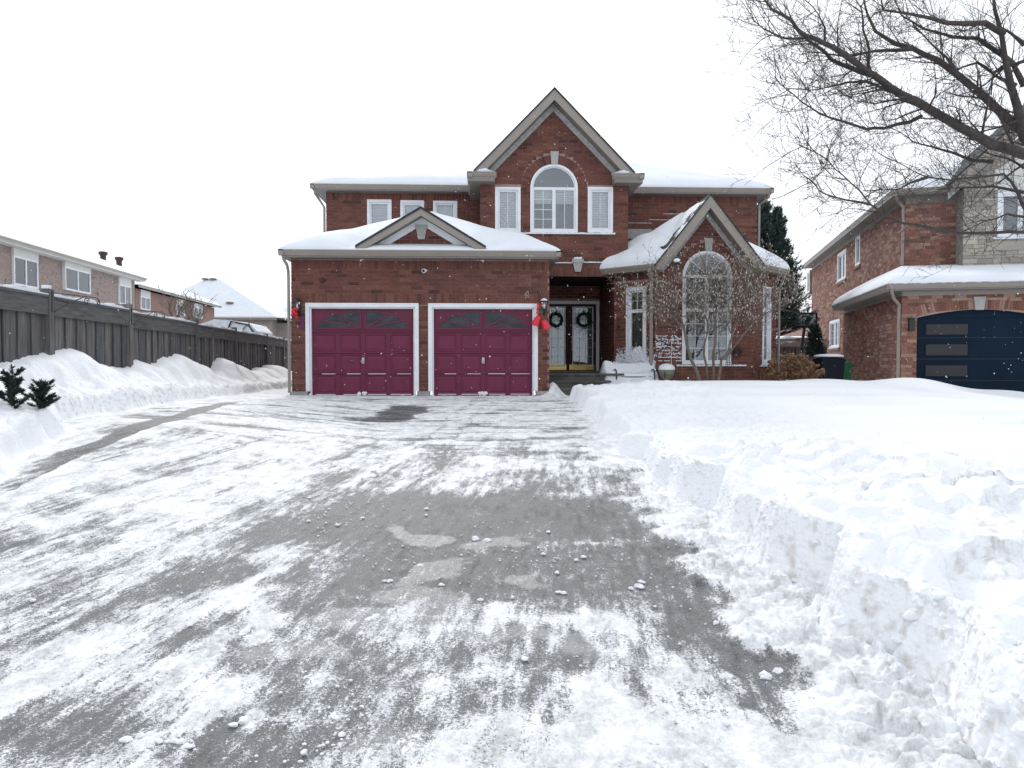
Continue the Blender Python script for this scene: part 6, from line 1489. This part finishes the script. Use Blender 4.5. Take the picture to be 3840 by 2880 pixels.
for ax_, ytop, sp_ in ((2862, 772, 150), (2916, 808, 105)):
    for lev in range(46):
        py = ytop+(1255-ytop)*(lev/45.); reach = 8+sp_*(lev/45.)**.8
        for q in range(8):
            ang = rg.uniform(0, 2*math.pi); L = reach*rg.uniform(.65, 1.12)/F*Yp; c = at(ax_+(10 if lev > 20 else 0), py+rg.uniform(-8, 8), Yp)
            d = Vector((math.cos(ang)*L, math.sin(ang)*L, .25*L+.05))
            tr.tube([c, c+d*.8], [.02, .006], 3, False)
            for s_ in range(5):
                t = .3+.7*rg.random(); conifer_clump(cm, c+d*t+Vector((rg.uniform(-.08, .08), 0, rg.uniform(-.05, .1))), Vector((d.x*.14, d.y*.14, .14)), 13, .15, rg, .016)
obj('trunk', tr, BARK, pine); obj('crown', cm, NEEDLE2, pine, kind='stuff')
# dark cedar by neighbour wall near hoop
cm = MB(); cdr = thing('cedar_shrub', (at(3075, 1300, 25).x, 25, 0), 'dark evergreen climber against the side wall behind the bins', 'shrub'); 
for q in range(420):
    t = rg.random(); c = at(3050+rg.uniform(-28, 45)*(.4+.6*t), 1225+115*t, 25+rg.uniform(-.3, .3)); conifer_clump(cm, c, Vector((rg.uniform(-.1, .1), rg.uniform(-.1, .1), .08)), 8, .11, rg, .014)
obj('foliage', cm, NEEDLE, cdr, kind='stuff')
c0_ = at(3075, 1300, 25); obj('stem', MB().tube([(c0_.x, 25, -.3), (c0_.x, 25, 1.6)], .03, 5), BARK, cdr)
# -- two evergreen sprigs poking from the left bank
for (px, py, hpx, lab, seed, Y0) in ((45, 1528, 150, 'dark evergreen shrub tip poking from the snow at the left edge', 1, 7.7), (165, 1535, 105, 'smaller leaning evergreen tip poking from the left snow bank', 2, 7.9)):
    rg = random.Random(seed); r0_ = ray(px, py); t_ = 4.
    while CAMZ+r0_.z*t_ > zsurf(r0_.x*t_, r0_.y*t_) and t_ < 11: t_ += .04
    b0 = Vector((r0_.x*t_, r0_.y*t_, CAMZ+r0_.z*t_-.05)); Y0 = b0.y; H = hpx/F*Y0; e = thing('evergreen_shrub', b0, lab, 'shrub', 'evergreen tips in the left snow bank'); fm_ = MB(); st_ = MB()
    lean = Vector((-.10 if seed == 2 else .02, 0, 1)); main = [b0, b0+lean*H*.5, b0+lean*H]
    st_.tube([b0-Vector((0, 0, .2))]+main, [.02, .016, .012, .005], 5)
    for q in range(17):
        t = .0+.9*q/17
        if seed == 2 and q == 0: continue
        o_ = b0+lean*H*t; ang = q*2.4+rg.uniform(-.5, .5); L = H*(.50-.34*t)*rg.uniform(.6, 1.15)*(1.1 if seed == 2 else .9); d = Vector((math.cos(ang)*L, math.sin(ang)*L*.7, L*rg.uniform(.3, .9))); st_.tube([o_, o_+d], [.008, .003], 3, False)
        for s_ in range(7): conifer_clump(fm_, o_+d*(.15+.85*s_/6), d.normalized()*.05+Vector((rg.uniform(-.03, .03), rg.uniform(-.03, .03), rg.uniform(-.01, .03))), 34, .045, rg, .006)
    for s_ in range(8): conifer_clump(fm_, b0+lean*H*(.1+.9*s_/7), Vector((0, 0, .05)), 40, .055, rg, .0055)
    obj('stem', st_, BARK, e); obj('foliage', fm_, NEEDLE, e, kind='stuff')
# -- two bare saplings behind the fence
for (px, y0, y1, w, Ys, seed, lab) in ((655, 1190, 1070, 45, 26, 4, 'left bare sapling behind the fence in front of the brown house'), (735, 1215, 1085, 60, 27, 5, 'right bare sapling behind the fence with upright twigs')):
    rg = random.Random(seed); b0 = at(px, y0, Ys); b0.z = -.2; t0_ = at(px, y0, Ys); mb = MB(); e = thing('bare_sapling', b0, lab, 'sapling', 'bare saplings behind the fence'); tk = MB().tube([b0, t0_], [.05, .04], 6); obj('trunk', tk, BARK2, e)
    for q in range(7):
        d = Vector((rg.uniform(-.55, .55), rg.uniform(-.4, .4), 1)); grow(mb, t0_-Vector((0, 0, .2)), d, (y0-y1)/F*Ys*.75*rg.uniform(.8, 1.1), .022, 2, rg, .25, .5, 4, .35, seg=4, spread=.7, rmin=.007)
    obj('branches', mb, BARK2, e)
# -- the large bare street tree at right
rg = random.Random(21); limbs = MB(); twg = MB(); Ytr = 9.6
def R7(x, y, Y): return at(2750+x/1.746, y/1.746, Y)
base_t = at(4010, 1700, Ytr); tree = thing('bare_tree', (base_t.x, Ytr, -.5), 'large leafless tree spreading dark branches over the right-hand house', 'tree')
fork = R7(2080, 1020, Ytr)
tk = MB().tube([(base_t.x+.1, Ytr, -.6), (base_t.x+.05, Ytr, .6), R7(2110, 1400, Ytr), fork], [.24, .20, .18, .16], 12); obj('trunk', tk, BARK, tree, True)
LB = [
 (.105, [(2080, 1050), (1903, 1010), (1700, 950), (1500, 840), (1290, 720), (1100, 620), (960, 520), (880, 470), (700, 340), (600, 285), (450, 225), (380, 130), (250, 60), (190, -20)], -1.2),
 (.10, [(2080, 1030), (1903, 870), (1800, 780), (1650, 640), (1480, 500), (1330, 390), (1180, 320), (1050, 280), (930, 205), (880, 100), (850, -30)], .6),
 (.11, [(2060, 1020), (1903, 900), (1860, 700), (1800, 480), (1760, 250), (1710, 60), (1700, -60)], .0),
 (.055, [(1770, 220), (1650, 150), (1400, 150), (1300, 120), (1150, 90), (980, 65), (965, -30)], -.8),
 (.05, [(1830, 420), (1700, 320), (1600, 250), (1430, 240), (1250, 190), (1100, 100), (1050, -20)], .9),
 (.045, [(900, 490), (760, 440), (640, 390), (590, 330), (470, 250), (330, 250), (200, 190), (130, 130)], -1.0),
 (.035, [(1230, 760), (1150, 800), (990, 840), (870, 845), (700, 790), (560, 740), (450, 670), (330, 570), (270, 500)], -.9),
 (.032, [(2080, 1540), (1903, 1520), (1700, 1525), (1460, 1525), (1240, 1480), (1100, 1460), (980, 1400), (900, 1340), (830, 1250), (720, 1150), (620, 1050), (520, 990), (430, 950)], -1.5),
 (.020, [(900, 1340), (740, 1310), (600, 1270), (540, 1210), (470, 1155)], -1.5),
 (.036, [(2080, 1480), (1903, 1360), (1870, 1280), (1820, 1190), (1770, 1140), (1600, 1160), (1430, 1180), (1270, 1160), (1180, 1120), (1000, 1030)], -.6),
 (.03, [(1270, 1160), (1150, 1200), (1080, 1240), (850, 1250)], -.6),
 (.035, [(1700, 1060), (1560, 1050), (1440, 1000), (1300, 960), (1180, 930), (1060, 850)], .2),
 (.05, [(1903, 560), (1820, 400), (1700, 480), (1600, 410), (1500, 440), (1380, 510)], .4), (.04, [(1850, 560), (1700, 490), (1690, 620)], .3),
 (.04, [(1903, 290), (1820, 220), (1760, 180)], .2), (.035, [(1180, 320), (1000, 330), (870, 345), (740, 370), (560, 345), (450, 350)], .3), (.03, [(880, 470), (890, 330), (850, 200), (840, 60), (790, -20)], -.9),
 (.025, [(600, 290), (600, 180), (560, 100), (470, 0)], -1.1), (.03, [(1500, 840), (1400, 770), (1200, 690), (1080, 650), (930, 680), (800, 660), (700, 600)], -.4), (.03, [(1480, 500), (1400, 380), (1290, 280), (1180, 160), (1100, 60)], .8),
 (.03, [(1100, 620), (1000, 590), (860, 530), (740, 540), (620, 570), (500, 590), (350, 580)], -.9), (.03, [(1903, 400), (1780, 440), (1640, 560), (1500, 620)], .6), (.02, [(1700, 950), (1580, 830), (1500, 720), (1400, 690)], -.7), (.025, [(1903, 780), (1750, 830), (1560, 830)], -.2),
 (.025, [(1903, 1100), (1800, 1040), (1650, 1000), (1540, 930)], .5), (.03, [(1903, 1260), (1700, 1220), (1500, 1230), (1330, 1240)], .1), (.025, [(1903, 1420), (1790, 1400), (1640, 1450), (1500, 1520)], -.9)]
for r0, pts, dy in LB:
    r0 *= .74 if r0 > .08 else .80
    n_ = len(pts); w = []
    for i, (x, y) in enumerate(pts):
        w.append(R7(x, y, Ytr+dy*(i/(n_-1))+.05*math.sin(i*2.1)))
    ws_ = [w[0]]
    for i in range(n_-1):                      # add kinks
        mid = w[i].lerp(w[i+1], .5)+Vector((rg.uniform(-1, 1), rg.uniform(-1, 1), rg.uniform(-1, 1)))*.03*(w[i+1]-w[i]).length; ws_ += [mid, w[i+1]]
    k_ = len(ws_); rad = [max(.006, r0*(1-.86*(i/(k_-1))**.8)) for i in range(k_)]
    limbs.tube(ws_, rad, 8 if r0 > .04 else 6)
    for i in range(2, k_):
        if ws_[i].x > 7.6: continue
        dirx = (ws_[i]-ws_[i-1]).normalized()
        for q in range((2 if rg.random() < .75 else 1) if rad[i] < .05 else 1):
            side = Vector((rg.uniform(-1, 1), rg.uniform(-.8, .8), rg.uniform(-1, 1))); side = (side-dirx*side.dot(dirx)).normalized()
            d = dirx*.8+side*rg.uniform(.6, 1.1)+Vector((-.15, 0, .12))
            grow(twg, ws_[i].lerp(ws_[i-1], rg.random()), d, rg.uniform(.30, .78), max(.006, rad[i]*.30), 2 if rg.random() < .7 else 3, rg, .42, .58, 3, .08, seg=5, nside=4, spread=.95, rmin=.0021)
obj('limbs', limbs, BARK, tree, True); obj('twigs', twg, BARK, tree)

# ------------------------------------------------------------------ falling snow
m = MB(); rg = random.Random(77)
for q in range(1500):
    d = rg.uniform(4.5, 17); px, py = rg.uniform(-100, 3940), rg.uniform(250, 1700); v = ray(px, py); c = Vector((v.x*d/v.y, d, CAMZ+v.z*d/v.y))
    if c.z < -.1: continue
    m.blob(c, rg.uniform(.0013, .0042)*(1+d*.07), 0, .2, (1, 1, 1), rg)
obj('falling_snow', m, SNOW, None, label='sparse snowflakes drifting down in front of the houses', kind='stuff')
